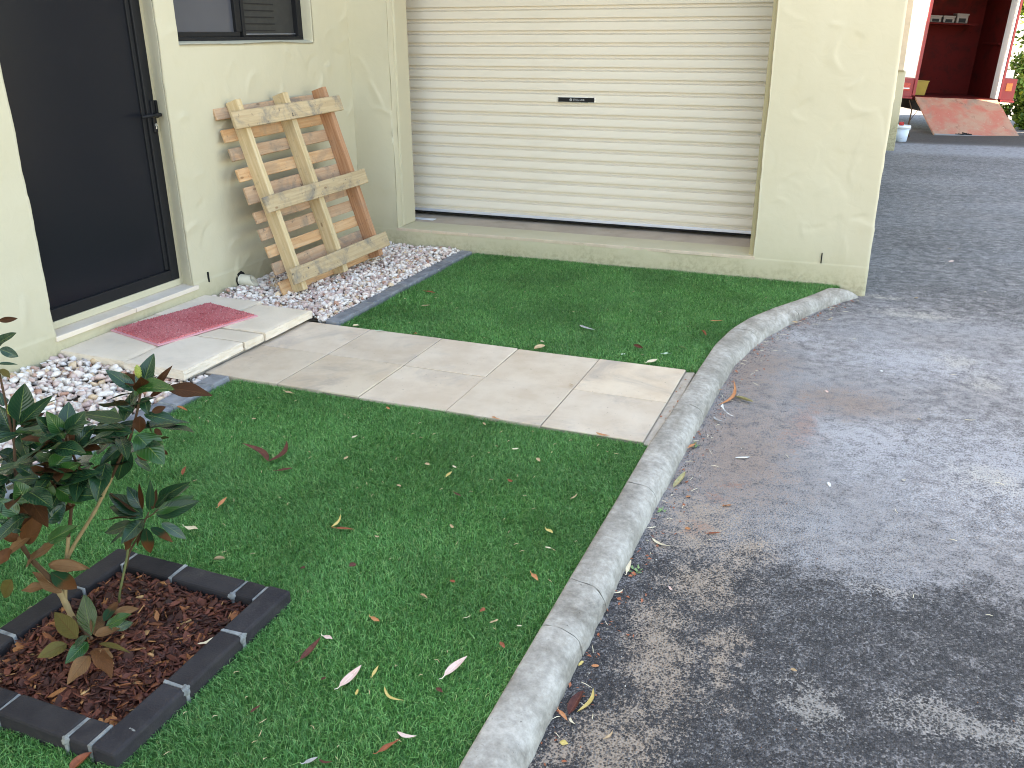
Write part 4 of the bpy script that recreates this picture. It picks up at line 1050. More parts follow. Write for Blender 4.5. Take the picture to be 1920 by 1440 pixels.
# ------------------------------------------------------------------ magnolia
DATA = {
'leaves': [
 [1.822, -4.0145, 0.6278, 1.8313, -3.9727, 0.6979, 0.038, 'G'],
 [1.8102, -4.0191, 0.6278, 1.7616, -4.0375, 0.6775, 0.0272, 'G'],
 [1.8119, -4.0185, 0.6395, 1.7583, -3.9988, 0.6635, 0.0343, 'B'],
 [1.8256, -4.0131, 0.629, 1.8535, -4.0381, 0.6765, 0.0416, 'B'],
 [1.8456, -4.0051, 0.6279, 1.8893, -3.9786, 0.6868, 0.0181, 'B'],
 [1.8404, -4.0072, 0.6142, 1.8958, -3.9958, 0.6496, 0.0138, 'B'],
 [1.8193, -4.0156, 0.6082, 1.8222, -3.9884, 0.5843, 0.0153, 'B'],
 [1.8263, -4.0128, 0.6102, 1.85, -4.0314, 0.5839, 0.0218, 'G'],
 [1.8159, -4.0169, 0.5845, 1.7648, -4.0052, 0.5957, 0.0146, 'B'],
 [1.8219, -4.0468, 0.5894, 1.7801, -4.0596, 0.6073, 0.018, 'G'],
 [1.8003, -4.0554, 0.5677, 1.6882, -4.0652, 0.571, 0.0282, 'G'],
 [1.8442, -4.0379, 0.5817, 1.9106, -4.0136, 0.5671, 0.0306, 'G'],
 [1.8353, -4.0415, 0.5777, 1.8302, -4.0495, 0.5366, 0.0317, 'B'],
 [1.8618, -4.031, 0.5877, 1.8759, -4.0005, 0.5909, 0.018, 'B'],
 [1.8533, -4.0344, 0.562, 1.8229, -4.0047, 0.5204, 0.0217, 'G'],
 [1.8609, -4.0313, 0.5442, 1.8837, -4.0335, 0.5332, 0.0138, 'B'],
 [1.7902, -4.0594, 0.5219, 1.7139, -4.0493, 0.5447, 0.0364, 'G'],
 [1.8202, -4.0475, 0.554, 1.7661, -4.032, 0.5099, 0.0217, 'G'],
 [1.8201, -4.0475, 0.5301, 1.8855, -4.0493, 0.4764, 0.0546, 'L'],
 [1.7937, -4.058, 0.4998, 1.7578, -4.0629, 0.4172, 0.0439, 'G'],
 [1.8115, -4.0509, 0.4816, 1.8336, -4.0245, 0.4552, 0.0191, 'B'],
 [1.8057, -4.0532, 0.4652, 1.8119, -4.0127, 0.4226, 0.0243, 'G'],
 [1.8672, -4.0288, 0.49, 1.8724, -4.0125, 0.4714, 0.011, 'B'],
 [1.7838, -4.0619, 0.5017, 1.7576, -4.1039, 0.4714, 0.0263, 'G'],
 [1.7635, -4.07, 0.5137, 1.7192, -4.0877, 0.5216, 0.0241, 'B'],
 [1.7475, -4.0763, 0.4424, 1.7105, -4.0916, 0.4445, 0.0192, 'B'],
 [1.7215, -4.0866, 0.386, 1.686, -4.1007, 0.4234, 0.0313, 'G'],
 [1.7023, -4.1373, 0.5518, 1.6889, -4.1031, 0.6077, 0.0349, 'G'],
 [1.697, -4.1394, 0.54, 1.6853, -4.1569, 0.6053, 0.0314, 'L'],
 [1.6732, -4.1488, 0.5555, 1.6733, -4.1726, 0.6001, 0.0299, 'G'],
 [1.7056, -4.136, 0.5518, 1.7451, -4.1184, 0.5997, 0.0338, 'G'],
 [1.7209, -4.1299, 0.5244, 1.7514, -4.1056, 0.5625, 0.0365, 'G'],
 [1.6913, -4.1416, 0.5262, 1.6059, -4.1378, 0.5193, 0.0357, 'L'],
 [1.6996, -4.1384, 0.5164, 1.7161, -4.1248, 0.5664, 0.0215, 'B'],
 [1.7106, -4.134, 0.5124, 1.7604, -4.1342, 0.5137, 0.0279, 'L'],
 [1.6506, -4.1578, 0.5398, 1.5677, -4.1537, 0.5194, 0.0242, 'G'],
 [1.6976, -4.1392, 0.5044, 1.6548, -4.1568, 0.5046, 0.0222, 'G'],
 [1.6632, -4.1528, 0.4602, 1.6837, -4.1295, 0.4694, 0.0326, 'G'],
 [1.661, -4.1967, 0.4586, 1.6079, -4.2198, 0.4574, 0.0348, 'G'],
 [1.6776, -4.1901, 0.4687, 1.6702, -4.2174, 0.5037, 0.0234, 'B'],
 [1.6809, -4.1888, 0.4687, 1.6698, -4.1766, 0.4965, 0.0149, 'B'],
 [1.6929, -4.184, 0.4806, 1.7172, -4.1511, 0.5134, 0.0407, 'L'],
 [1.6894, -4.1854, 0.4608, 1.7693, -4.1803, 0.5052, 0.0327, 'L'],
 [1.6807, -4.1889, 0.4487, 1.6632, -4.1993, 0.4101, 0.037, 'L'],
 [1.6944, -4.1834, 0.4328, 1.7464, -4.1747, 0.4027, 0.035, 'L'],
 [1.6857, -4.1869, 0.4206, 1.707, -4.2068, 0.3623, 0.0329, 'G'],
 [1.696, -4.1828, 0.4608, 1.7528, -4.1843, 0.4569, 0.022, 'L'],
 [1.6727, -4.1921, 0.4963, 1.6343, -4.1675, 0.5095, 0.0219, 'G'],
 [1.7476, -4.1624, 0.4531, 1.7621, -4.1235, 0.4126, 0.0327, 'G'],
 [1.6479, -4.2019, 0.4685, 1.6284, -4.2198, 0.4968, 0.0248, 'G'],
 [1.5339, -4.118, 0.5468, 1.5446, -4.0932, 0.6267, 0.0473, 'G'],
 [1.5341, -4.118, 0.5387, 1.635, -4.1174, 0.6163, 0.0266, 'G'],
 [1.5349, -4.1176, 0.5339, 1.5647, -4.0701, 0.556, 0.0207, 'B'],
 [1.5113, -4.127, 0.5183, 1.4965, -4.1297, 0.5795, 0.039, 'G'],
 [1.5074, -4.1286, 0.5867, 1.4797, -4.112, 0.6119, 0.0257, 'G'],
 [1.5022, -4.1306, 0.4523, 1.494, -4.1532, 0.4734, 0.0323, 'G'],
 [1.5145, -4.1257, 0.444, 1.4799, -4.1501, 0.4195, 0.0391, 'G'],
 [1.5047, -4.1296, 0.5019, 1.4783, -4.1532, 0.5237, 0.0298, 'G'],
 [1.5201, -4.1235, 0.4918, 1.5104, -4.0867, 0.4423, 0.0224, 'G'],
 [1.6626, -4.2391, 0.4183, 1.6541, -4.2486, 0.4687, 0.0365, 'L'],
 [1.6369, -4.2493, 0.3861, 1.6049, -4.262, 0.424, 0.0339, 'L'],
 [1.6618, -4.2394, 0.4143, 1.6561, -4.2024, 0.4062, 0.0218, 'G'],
 [1.6473, -4.2452, 0.3537, 1.6268, -4.2186, 0.4084, 0.0409, 'D'],
 [1.6363, -4.2496, 0.3125, 1.6949, -4.2353, 0.392, 0.0501, 'D'],
 [1.6567, -4.2414, 0.3333, 1.5951, -4.2825, 0.2887, 0.0343, 'T'],
 [1.6924, -4.2273, 0.3662, 1.7084, -4.1945, 0.3928, 0.0369, 'G'],
 [1.6391, -4.2484, 0.3455, 1.6285, -4.2864, 0.3882, 0.0228, 'G'],
 [1.687, -4.2294, 0.3169, 1.7539, -4.2122, 0.3573, 0.0286, 'L'],
 [1.6989, -4.2247, 0.3087, 1.5774, -4.2405, 0.2297, 0.033, 'T'],
 [1.6788, -4.2327, 0.252, 1.7282, -4.1771, 0.2249, 0.0333, 'T'],
 [1.6212, -4.2555, 0.3207, 1.6081, -4.2837, 0.3621, 0.0322, 'D'],
 [1.6039, -4.2624, 0.2999, 1.5977, -4.3011, 0.2714, 0.0287, 'D'],
 [1.737, -3.9944, 0.2721, 1.6524, -4.0032, 0.3126, 0.0386, 'G'],
 [1.7359, -3.9949, 0.29, 1.7064, -3.9961, 0.3378, 0.0283, 'G'],
 [1.7389, -3.9937, 0.2856, 1.7599, -4.0079, 0.3761, 0.0134, 'B'],
 [1.7547, -3.9874, 0.2812, 1.7673, -3.9819, 0.3562, 0.0189, 'G'],
 [1.779, -3.9777, 0.3125, 1.8666, -3.9799, 0.3716, 0.0289, 'G'],
 [1.7669, -3.9826, 0.2767, 1.8387, -3.9369, 0.3106, 0.0315, 'L'],
 [1.7693, -3.9816, 0.2678, 1.8607, -3.943, 0.3028, 0.0355, 'G'],
 [1.7626, -3.9842, 0.2857, 1.7666, -3.9651, 0.3345, 0.0165, 'B'],
 [1.7687, -3.9818, 0.2902, 1.8293, -3.9932, 0.3461, 0.0165, 'G'],
 [1.7111, -4.0047, 0.2449, 1.6385, -4.0211, 0.2125, 0.0285, 'G'],
 [1.7196, -4.0013, 0.2267, 1.6785, -4.0288, 0.1708, 0.0365, 'D'],
 [1.7386, -3.9938, 0.2314, 1.7363, -3.9948, 0.1474, 0.0349, 'M'],
 [1.7497, -3.9894, 0.2315, 1.8086, -3.9802, 0.2022, 0.0262, 'M'],
 [1.7773, -3.9784, 0.2452, 1.8191, -3.9503, 0.1978, 0.0245, 'G'],
 [1.735, -3.9952, 0.2314, 1.7004, -4.0031, 0.1727, 0.0238, 'M'],
 [1.755, -4.225, 0.07, 1.584, -4.089, 0.044, 0.0398, 'L'],
 [1.762, -4.222, 0.07, 1.654, -4.101, 0.044, 0.0373, 'T'],
 [1.762, -4.222, 0.07, 1.798, -4.177, 0.069, 0.0317, 'T'],
 [1.742, -4.173, 0.07, 1.716, -4.099, 0.08, 0.0258, 'M'],
 [1.74, -4.137, 0.07, 1.778, -4.097, 0.07, 0.0244, 'T'],
 [1.762, -4.187, 0.07, 1.81, -4.158, 0.096, 0.0296, 'L'],
 [1.783, -4.192, 0.07, 1.78, -4.128, 0.046, 0.0213, 'G'],
 [1.733, -4.247, 0.07, 1.616, -4.201, 0.082, 0.0452, 'O'],
 [1.726, -4.271, 0.07, 1.719, -4.342, 0.085, 0.0368, 'O'],
 [1.766, -4.248, 0.07, 1.767, -4.307, 0.063, 0.0297, 'L'],
 [1.808, -4.284, 0.07, 1.813, -4.355, 0.051, 0.0385, 'T'],
 [1.8, -4.261, 0.07, 1.889, -4.302, 0.058, 0.0444, 'D'],
 [1.796, -4.242, 0.07, 1.899, -4.254, 0.094, 0.0168, 'O'],
 [1.745, -4.229, 0.07, 1.771, -4.279, 0.089, 0.0211, 'G'],
 [1.816, -4.261, 0.07, 1.833, -4.241, 0.04, 0.0245, 'T'],
 [1.5935, -4.1912, 0.1465, 1.5482, -4.2276, 0.1471, 0.0258, 'T'],
 [1.625, -4.1787, 0.1269, 1.5743, -4.1987, 0.1902, 0.0385, 'T'],
 [1.612, -4.1839, 0.1857, 1.6363, -4.14, 0.1139, 0.0464, 'M'],
 [1.6104, -4.1845, 0.2089, 1.705, -4.1587, 0.2078, 0.0338, 'T'],
 [1.5197, -4.2205, 0.1657, 1.4813, -4.2314, 0.1059, 0.039, 'O'],
 [1.54, -4.1156, 0.7974, 1.5567, -4.079, 0.794, 0.0145, 'B'],
 [1.5226, -4.1225, 0.7377, 1.5725, -4.1164, 0.7712, 0.0228, 'G'],
 [1.5285, -4.1202, 0.7291, 1.544, -4.0927, 0.7062, 0.0212, 'G'],
 [1.5177, -4.1245, 0.6935, 1.5473, -4.1045, 0.6908, 0.0074, 'G'],
 [1.5186, -4.1241, 0.679, 1.5358, -4.1151, 0.6576, 0.0206, 'O']
],
'stems': [
 [[[1.611, -4.152, 0.02], [1.6005, -4.1562, 0.0806], [1.6052, -4.1758, 0.1496], [1.5907, -4.1923, 0.1953], [1.5826, -4.2063, 0.2305]], 0.013, 0.01],
 [[[1.6005, -4.1562, 0.0806], [1.6145, -4.1506, 0.151], [1.6422, -4.1396, 0.2679]], 0.009, 0.008],
 [[[1.6266, -4.1458, 0.2024], [1.6518, -4.1358, 0.2468], [1.7027, -4.1049, 0.3277], [1.7373, -4.0804, 0.3986], [1.7492, -4.0757, 0.4196]], 0.0075, 0.0065],
 [[[1.7468, -4.0766, 0.4154], [1.79, -4.0595, 0.4977], [1.8026, -4.0545, 0.5139], [1.8217, -4.0361, 0.5812], [1.822, -4.0145, 0.6278], [1.8287, -4.0118, 0.6512]], 0.0062, 0.004],
 [[[1.6407, -4.1402, 0.2642], [1.6632, -4.1313, 0.346], [1.6762, -4.1477, 0.3782], [1.6801, -4.1784, 0.4354], [1.6828, -4.1881, 0.4607], [1.683, -4.188, 0.4806]], 0.007, 0.004],
 [[[1.6632, -4.1313, 0.346], [1.6878, -4.1215, 0.4007], [1.7036, -4.1153, 0.4338], [1.7001, -4.1274, 0.4876], [1.7043, -4.1365, 0.5243], [1.705, -4.1362, 0.5479]], 0.006, 0.004],
 [[[1.6052, -4.1758, 0.1496], [1.6018, -4.2202, 0.2434], [1.6124, -4.2483, 0.3223], [1.616, -4.2576, 0.3908]], 0.01, 0.007],
 [[[1.644, -4.2465, 0.3537], [1.5713, -4.1893, 0.419], [1.5247, -4.1432, 0.4622], [1.5151, -4.1255, 0.502], [1.5244, -4.1218, 0.5508], [1.5248, -4.1217, 0.5709]], 0.007, 0.004],
 [[[1.633, -4.167, 0.05], [1.721, -4.215, 0.06], [1.77, -4.238, 0.075]], 0.004, 0.006],
 [[[1.66, -4.05, 0.02], [1.6789, -4.0605, 0.0596], [1.687, -4.025, 0.1429], [1.6879, -4.0139, 0.1722]], 0.005, 0.005],
 [[[1.6729, -4.0198, 0.1103], [1.6887, -4.0136, 0.1621], [1.7188, -4.0016, 0.2084], [1.7424, -3.9923, 0.2586], [1.7523, -3.9884, 0.2767]], 0.005, 0.003],
 [[[1.7424, -3.9923, 0.2586], [1.7626, -3.9842, 0.2722], [1.7754, -3.9792, 0.2857]], 0.003, 0.002],
 [[[1.5276, -4.1205, 0.7635], [1.5227, -4.1225, 0.8141]], 0.004, 0.003],
 [[[1.512, -4.1267, 0.4855], [1.515, -4.1256, 0.5907], [1.5156, -4.1253, 0.6806], [1.5189, -4.124, 0.7226], [1.5272, -4.1207, 0.79]], 0.005, 0.003]
],
'buds': [
 [1.8233, -4.014, 0.6608, 1.8229, -4.0141, 0.6927],
 [1.5205, -4.1234, 0.5628, 1.5231, -4.1223, 0.594]
],
'fill': [
 [1.8215, -4.0147, 0.6239, 5, 0.012],
 [1.8185, -4.0482, 0.5539, 9, 0.02],
 [1.8008, -4.0552, 0.5018, 7, 0.02],
 [1.7471, -4.098, 0.4504, 6, 0.025],
 [1.7056, -4.136, 0.5322, 12, 0.02],
 [1.7096, -4.1344, 0.4765, 8, 0.025],
 [1.6828, -4.1881, 0.4607, 14, 0.022],
 [1.6916, -4.1846, 0.4166, 7, 0.02],
 [1.5213, -4.123, 0.5346, 11, 0.015],
 [1.5167, -4.1356, 0.4656, 6, 0.02],
 [1.641, -4.2262, 0.4112, 12, 0.03],
 [1.5416, -4.1795, 0.4248, 8, 0.025],
 [1.5655, -4.2239, 0.3942, 7, 0.02],
 [1.7431, -3.992, 0.2631, 7, 0.008]
],
'lit': [
 [1.58, -3.252, 1.629, -3.224, 0.0165, 'L', 'maroon', 'ovate', 'dark brown curled leaf on the lower lawn behind the v-shaped pair'],
 [1.178, -2.63, 1.241, -2.649, 0.0134, 'L', 'tan', 'ovate', 'pale tan leaf on the lower lawn by the paving near the short edging'],
 [0.867, -2.925, 0.941, -2.948, 0.015, 'L', 'orange', 'curl', 'orange leaf at the lower lawn edge against the grey edging'],
 [1.3, -3.396, 1.273, -3.347, 0.0145, 'L', 'rust', 'curl', 'small rust red curled leaf between the magnolia and the v-shaped pair'],
 [1.554, -3.526, 1.543, -3.47, 0.0152, 'L', 'orange', 'ovate', 'smooth orange pink oval leaf on the lawn right of the magnolia whorl'],
 [1.541, -3.662, 1.605, -3.676, 0.0178, 'L', 'cream', 'ovate', 'cream oval leaf with a long stalk behind the mulch bed'],
 [1.74, -3.779, 1.776, -3.77, 0.0182, 'L', 'tan', 'curl', 'crumpled tan leaf just behind the far corner bricks of the mulch bed'],
 [1.956, -3.504, 1.958, -3.448, 0.0081, 'L', 'yellow', 'sickle', 'thin yellow leaf standing beside the red brown leaf mid lawn'],
 [1.971, -3.504, 2.031, -3.49, 0.0162, 'L', 'rust', 'ovate', 'red brown leaf lying mid lawn with a thin yellow leaf beside it'],
 [2.122, -3.671, 2.134, -3.654, 0.015, 'L', 'maroon', 'curl', 'dark curled leaf halfway between mulch bed and kerb'],
 [1.679, -2.927, 1.696, -2.91, 0.0099, 'L', 'cream', 'ovate', 'small cream leaf on the lower lawn right of the v-shaped pair'],
 [1.751, -3.094, 1.753, -3.07, 0.0131, 'L', 'tan', 'ovate', 'small tan leaf on the lower lawn below the small cream one'],
 [2.03, -3.021, 2.049, -3.022, 0.0111, 'L', 'tan', 'scrap', 'tiny tan scrap on the lawn left of the yellow wedge leaf'],
 [2.142, -3.083, 2.143, -3.04, 0.0126, 'L', 'yellow', 'ovate', 'pale yellow wedge leaf in the middle of the lower lawn'],
 [2.213, -3.171, 2.249, -3.191, 0.0104, 'L', 'maroon', 'ovate', 'dark red brown leaf in the middle of the lower lawn'],
 [1.658, -2.625, 1.683, -2.644, 0.0086, 'L', 'orange', 'scrap', 'tiny orange scrap on the lawn right of the tan leaf by the paving'],
 [2.294, -3.849, 2.326, -3.86, 0.0109, 'L', 'orange', 'ovate', 'orange brown leaf on the lawn between the mulch bed and the kerb'],
 [2.223, -3.96, 2.253, -3.965, 0.0119, 'L', 'pink', 'ovate', 'small pale pink leaf beside the long maroon leaf on the lawn'],
 [2.366, -3.715, 2.395, -3.728, 0.0114, 'L', 'tan', 'curl', 'curled tan scrap on the lawn right of the orange brown leaf'],
 [1.223, -2.912, 1.253, -2.928, 0.0104, 'L', 'tan', 'scrap', 'tiny tan scrap on the lawn behind the v shaped leaf pair'],
 [2.413, -3.629, 2.43, -3.63, 0.0088, 'L', 'rust', 'scrap', 'tiny rust scrap on the lawn left of the orange red leaf by the kerb'],
 [2.515, -3.767, 2.532, -3.75, 0.0027, 'L', 'cream', 'sickle', 'thin cream scrap on the lawn behind the large pale pink leaf by the kerb'],
 [1.49, -3.15, 1.521, -3.183, 0.0076, 'L', 'green', 'scrap', 'tiny green scrap on the lawn right of the v shaped leaf pair'],
 [2.126, -2.999, 2.145, -3.009, 0.0074, 'L', 'cream', 'scrap', 'tiny cream scrap on the lawn behind the yellow wedge leaf'],
 [2.287, -3.359, 2.307, -3.378, 0.0081, 'L', 'tan', 'scrap', 'tiny tan scrap on the lawn in front of the red brown leaf mid lawn'],
 [2.22, -4.056, 2.23, -3.981, 0.0153, 'L', 'maroon', 'ovate', 'long maroon leaf with a paler end right of the mulch bed'],
 [2.358, -4.103, 2.378, -4.034, 0.0208, 'L', 'pink', 'ovate', 'large pale pink leaf on the lawn, the biggest near the mulch bed'],
 [2.41, -4.045, 2.407, -4.01, 0.0075, 'L', 'yellow', 'ovate', 'small yellow leaf just right of the large pale pink leaf'],
 [2.567, -3.985, 2.59, -3.905, 0.0186, 'L', 'pink', 'ovate', 'large pale pink leaf with a pointed stalk close to the kerb'],
 [2.455, -4.066, 2.528, -4.105, 0.0061, 'L', 'yellow', 'sickle', 'bent yellow green twig-like leaf below the large pale pink leaf'],
 [2.408, -4.113, 2.402, -4.095, 0.006, 'L', 'yellow', 'scrap', 'tiny yellow scrap on the lawn left of the bent yellow leaf'],
 [2.549, -4.179, 2.594, -4.175, 0.0091, 'L', 'pink', 'sickle', 'pale bowed leaf near the bottom of the lawn beside the kerb'],
 [2.539, -4.245, 2.568, -4.201, 0.0111, 'L', 'rust', 'ovate', 'bright rust brown leaf at the bottom of the lawn under the pale bowed leaf'],
 [2.412, -4.327, 2.436, -4.308, 0.0109, 'L', 'grey', 'ovate', 'grey pale leaf at the bottom edge of the lawn'],
 [2.435, -4.306, 2.468, -4.305, 0.0055, 'L', 'maroon', 'sickle', 'thin brown leaf touching the grey pale leaf at the bottom of the lawn'],
 [2.306, -4.099, 2.313, -4.088, 0.0074, 'L', 'maroon', 'scrap', 'tiny maroon scrap on the lawn in front of the long maroon leaf'],
 [2.567, -4.026, 2.589, -4.036, 0.0098, 'L', 'maroon', 'ovate', 'dark brown leaf below the pale pink leaf near the kerb'],
 [2.641, -3.82, 2.659, -3.839, 0.0092, 'L', 'rust', 'scrap', 'tiny rust scrap on the lawn right of the large pale pink leaf by the kerb'],
 [2.656, -3.748, 2.669, -3.744, 0.0067, 'L', 'cream', 'scrap', 'tiny cream scrap on the lawn in front of the orange red leaf by the kerb'],
 [2.22, -4.247, 2.228, -4.221, 0.0071, 'L', 'maroon', 'ovate', 'dark brown leaf sunk in the lawn beside the near bricks of the mulch bed'],
 [2.588, -3.761, 2.604, -3.743, 0.0068, 'L', 'tan', 'scrap', 'tiny tan scrap on the lawn behind the large pale pink leaf by the kerb'],
 [2.546, -3.728, 2.554, -3.712, 0.0083, 'L', 'rust', 'scrap', 'tiny rust scrap on the lawn behind the large pale pink leaf by the kerb'],
 [1.982, -4.488, 1.99, -4.437, 0.0286, 'L', 'rust', 'curl', 'crumpled red brown leaf against the near corner of the mulch bed'],
 [2.061, -1.329, 2.155, -1.375, 0.0219, 'L', 'grey', 'sickle', 'grey pointed leaf in the middle of the upper lawn'],
 [2.668, -1.01, 2.741, -1.019, 0.0139, 'L', 'orange', 'sickle', 'thin orange sickle leaf on the upper lawn by the curved kerb'],
 [2.66, -1.204, 2.699, -1.305, 0.0187, 'L', 'rust', 'curl', 'small red brown leaf on the upper lawn below the orange sickle leaf'],
 [1.97, -1.758, 2.011, -1.716, 0.0278, 'L', 'tan', 'curl', 'tan cupped leaf on the upper lawn at the edge of the paving'],
 [1.958, -1.636, 1.983, -1.66, 0.013, 'L', 'cream', 'scrap', 'tiny cream scrap on the lawn behind the tan cupped leaf'],
 [2.394, -1.534, 2.452, -1.577, 0.0205, 'L', 'maroon', 'curl', 'brown crumpled leaf on the upper lawn left of the green leaves'],
 [2.511, -1.748, 2.55, -1.702, 0.0266, 'L', 'cream', 'ovate', 'cream white oval leaf on the upper lawn at the corner by paving and kerb'],
 [2.551, -1.608, 2.591, -1.6, 0.0199, 'L', 'mint', 'ovate', 'pale mint green leaf on the upper lawn beside the cream oval leaf'],
 [2.603, -1.489, 2.646, -1.497, 0.0228, 'L', 'green', 'curl', 'star shaped green leaf on the upper lawn close to the kerb'],
 [2.375, -1.688, 2.394, -1.681, 0.0174, 'L', 'mint', 'scrap', 'tiny mint scrap on the lawn left of the cream oval leaf'],
 [1.03, -1.034, 1.114, -1.072, 0.0186, 'L', 'rust', 'ovate', 'red leaf on the upper lawn left part, farther of two'],
 [1.143, -1.315, 1.178, -1.268, 0.0147, 'L', 'tan', 'sickle', 'thin tan leaf on the upper lawn left part, nearer of two'],
 [0.983, -1.764, 1.008, -1.744, 0.0218, 'L', 'cream', 'curl', 'whitish crumpled leaf at the lawn corner beside the edging and paving'],
 [1.129, -1.78, 1.173, -1.771, 0.0135, 'L', 'mint', 'ovate', 'pale green leaf on the upper lawn right beside the paving edge'],
 [1.329, -1.753, 1.348, -1.754, 0.0133, 'L', 'orange', 'scrap', 'tiny orange scrap on the lawn right of the pale green leaf'],
 [2.091, -2.563, 2.132, -2.574, 0.0104, 'L', 'orange', 'sickle', 'orange sliver leaf at the lower lawn edge along the paving'],
 [2.512, -2.557, 2.57, -2.574, 0.012, 'L', 'orange', 'sickle', 'orange sliver leaf at the paving corner next to the kerb'],
 [2.269, -2.804, 2.292, -2.79, 0.0077, 'L', 'cream', 'sickle', 'tiny cream forked leaf on the lower lawn near the paving'],
 [2.378, -2.839, 2.398, -2.862, 0.0113, 'L', 'tan', 'scrap', 'tiny tan scrap on the lawn in front of the orange sliver by the paving'],
 [2.569, -3.278, 2.597, -3.3, 0.0161, 'L', 'yellow', 'ovate', 'bright yellow folded leaf on the lawn near the kerb'],
 [2.61, -3.515, 2.64, -3.545, 0.0118, 'L', 'orange', 'ovate', 'orange red leaf on the lawn near the kerb below the yellow one'],
 [2.578, -3.076, 2.59, -3.041, 0.0051, 'L', 'tan', 'sickle', 'thin tan scrap on the lawn behind the bright yellow leaf by the kerb'],
 [2.342, -3.022, 2.371, -3.055, 0.0107, 'L', 'rust', 'scrap', 'tiny rust scrap on the lawn right of the red brown leaf mid lawn'],
 [2.599, -3.375, 2.618, -3.374, 0.0062, 'L', 'cream', 'scrap', 'tiny cream scrap on the lawn in front of the bright yellow leaf by the kerb'],
 [2.105, -3.5, 2.123, -3.505, 0.0079, 'L', 'tan', 'scrap', 'tiny tan scrap on the lawn right of the long red brown leaf mid lawn'],
 [1.997, -3.727, 2.008, -3.717, 0.0075, 'L', 'maroon', 'scrap', 'tiny maroon scrap on the lawn left of the dark curled leaf'],
 [1.908, -3.913, 1.916, -3.902, 0.0071, 'L', 'rust', 'scrap', 'tiny rust scrap on the lawn in front of the cream stalked leaf'],
 [2.013, -3.193, 2.033, -3.201, 0.0088, 'L', 'tan', 'scrap', 'tiny tan scrap on the lawn left of the red brown leaf mid lawn'],
 [2.081, -2.628, 2.102, -2.651, 0.0082, 'L', 'tan', 'scrap', 'tiny tan scrap on the lawn left of the orange sliver by the paving'],
 [2.262, -2.112, 2.283, -2.13, 0.0091, 'P', 'tan', 'scrap', 'tiny tan scrap on the path behind the paving joint'],
 [1.962, -4.109, 1.997, -4.074, 0.0117, 'M', 'cream', 'sickle', 'cream twisted leaf on the mulch near the right brick edge'],
 [2.857, -3.106, 2.931, -3.142, 0.0116, 'A', 'cream', 'sickle', 'long cream sickle leaf on the asphalt beside the kerb'],
 [3.014, -2.453, 3.064, -2.423, 0.0118, 'A', 'white', 'sickle', 'white blunt leaf alone on the asphalt'],
 [2.924, -1.855, 3.012, -1.938, 0.0298, 'A', 'olive', 'curl', 'pale olive curled leaf on the asphalt by the kerb crack'],
 [2.89, -1.951, 2.954, -2.069, 0.0135, 'A', 'white', 'sickle', 'white forked leaf on the asphalt below the pale olive curled leaf'],
 [2.88, -2.099, 2.933, -2.174, 0.0109, 'A', 'grey', 'sickle', 'dark grey thin leaf on the asphalt below the white forked leaf'],
 [2.876, -1.975, 2.902, -1.765, 0.0134, 'A', 'orange', 'sickle', 'orange brown leaf leaning on the kerb foot'],
 [2.821, -1.811, 2.878, -1.834, 0.0094, 'A', 'orange', 'sickle', 'thin orange leaf tucked on the kerb foot above the orange brown one'],
 [2.85, -2.758, 2.875, -2.663, 0.0202, 'A', 'olive', 'curl', 'olive brown crumpled leaf against the kerb foot'],
 [2.843, -2.455, 2.86, -2.404, 0.014, 'A', 'orange', 'ovate', 'orange pink leaf beside the small weed at the kerb foot'],
 [2.854, -3.928, 2.865, -3.848, 0.027, 'A', 'maroon', 'curl', 'large dark brown curled leaf at the kerb foot near the bottom'],
 [2.871, -3.916, 2.883, -3.828, 0.0098, 'A', 'yellow', 'sickle', 'yellow tan sickle leaf lying over the large dark brown leaf'],
 [2.834, -3.936, 2.862, -3.961, 0.0098, 'A', 'orange', 'ovate', 'orange pink leaf left of the large dark brown leaf at the kerb foot'],
 [2.861, -3.936, 2.88, -3.956, 0.0061, 'A', 'cream', 'sickle', 'cream sliver leaf below the large dark brown leaf at the kerb foot'],
 [2.862, -4.017, 2.882, -4.014, 0.0118, 'A', 'yellow', 'ovate', 'small round yellow leaf at the kerb foot, lowest in view'],
 [2.949, -3.975, 2.964, -3.945, 0.0047, 'A', 'tan', 'sickle', 'tan broken twig leaf on the asphalt near the lowest yellow leaf'],
 [2.836, -3.342, 2.834, -3.281, 0.0107, 'A', 'cream', 'ovate', 'cream oval leaf at the kerb foot above the wide crack'],
 [3.012, -3.016, 3.053, -3.006, 0.0117, 'A', 'rust', 'ovate', 'red brown leaf on the asphalt right of the cream sickle leaf'],
 [2.855, -3.751, 2.873, -3.744, 0.0079, 'A', 'orange', 'scrap', 'tiny orange scrap on the asphalt behind the large dark brown leaf'],
 [2.828, -3.448, 2.849, -3.424, 0.0044, 'A', 'cream', 'sickle', 'cream straw on the asphalt by the wide kerb crack'],
 [2.961, -3.345, 2.974, -3.365, 0.0075, 'A', 'pink', 'scrap', 'tiny pink scrap on the asphalt right of the cream oval leaf'],
 [3.345, -2.528, 3.352, -2.558, 0.0093, 'A', 'white', 'scrap', 'tiny white scrap on the asphalt right of the white blunt leaf'],
 [3.314, -3.589, 3.33, -3.589, 0.0092, 'A', 'tan', 'curl', 'small tan curled leaf on the dark asphalt'],
 [3.283, -1.649, 3.298, -1.669, 0.0093, 'A', 'pink', 'scrap', 'tiny pink scrap on the asphalt right of the pale olive curled leaf'],
 [2.83, -3.776, 2.835, -3.753, 0.0066, 'A', 'yellow', 'scrap', 'tiny yellow scrap on the asphalt behind the large dark brown leaf'],
 [3.06, -0.712, 3.089, -0.72, 0.0172, 'A', 'tan', 'scrap', 'tiny tan scrap on the asphalt left of the garage corner'],
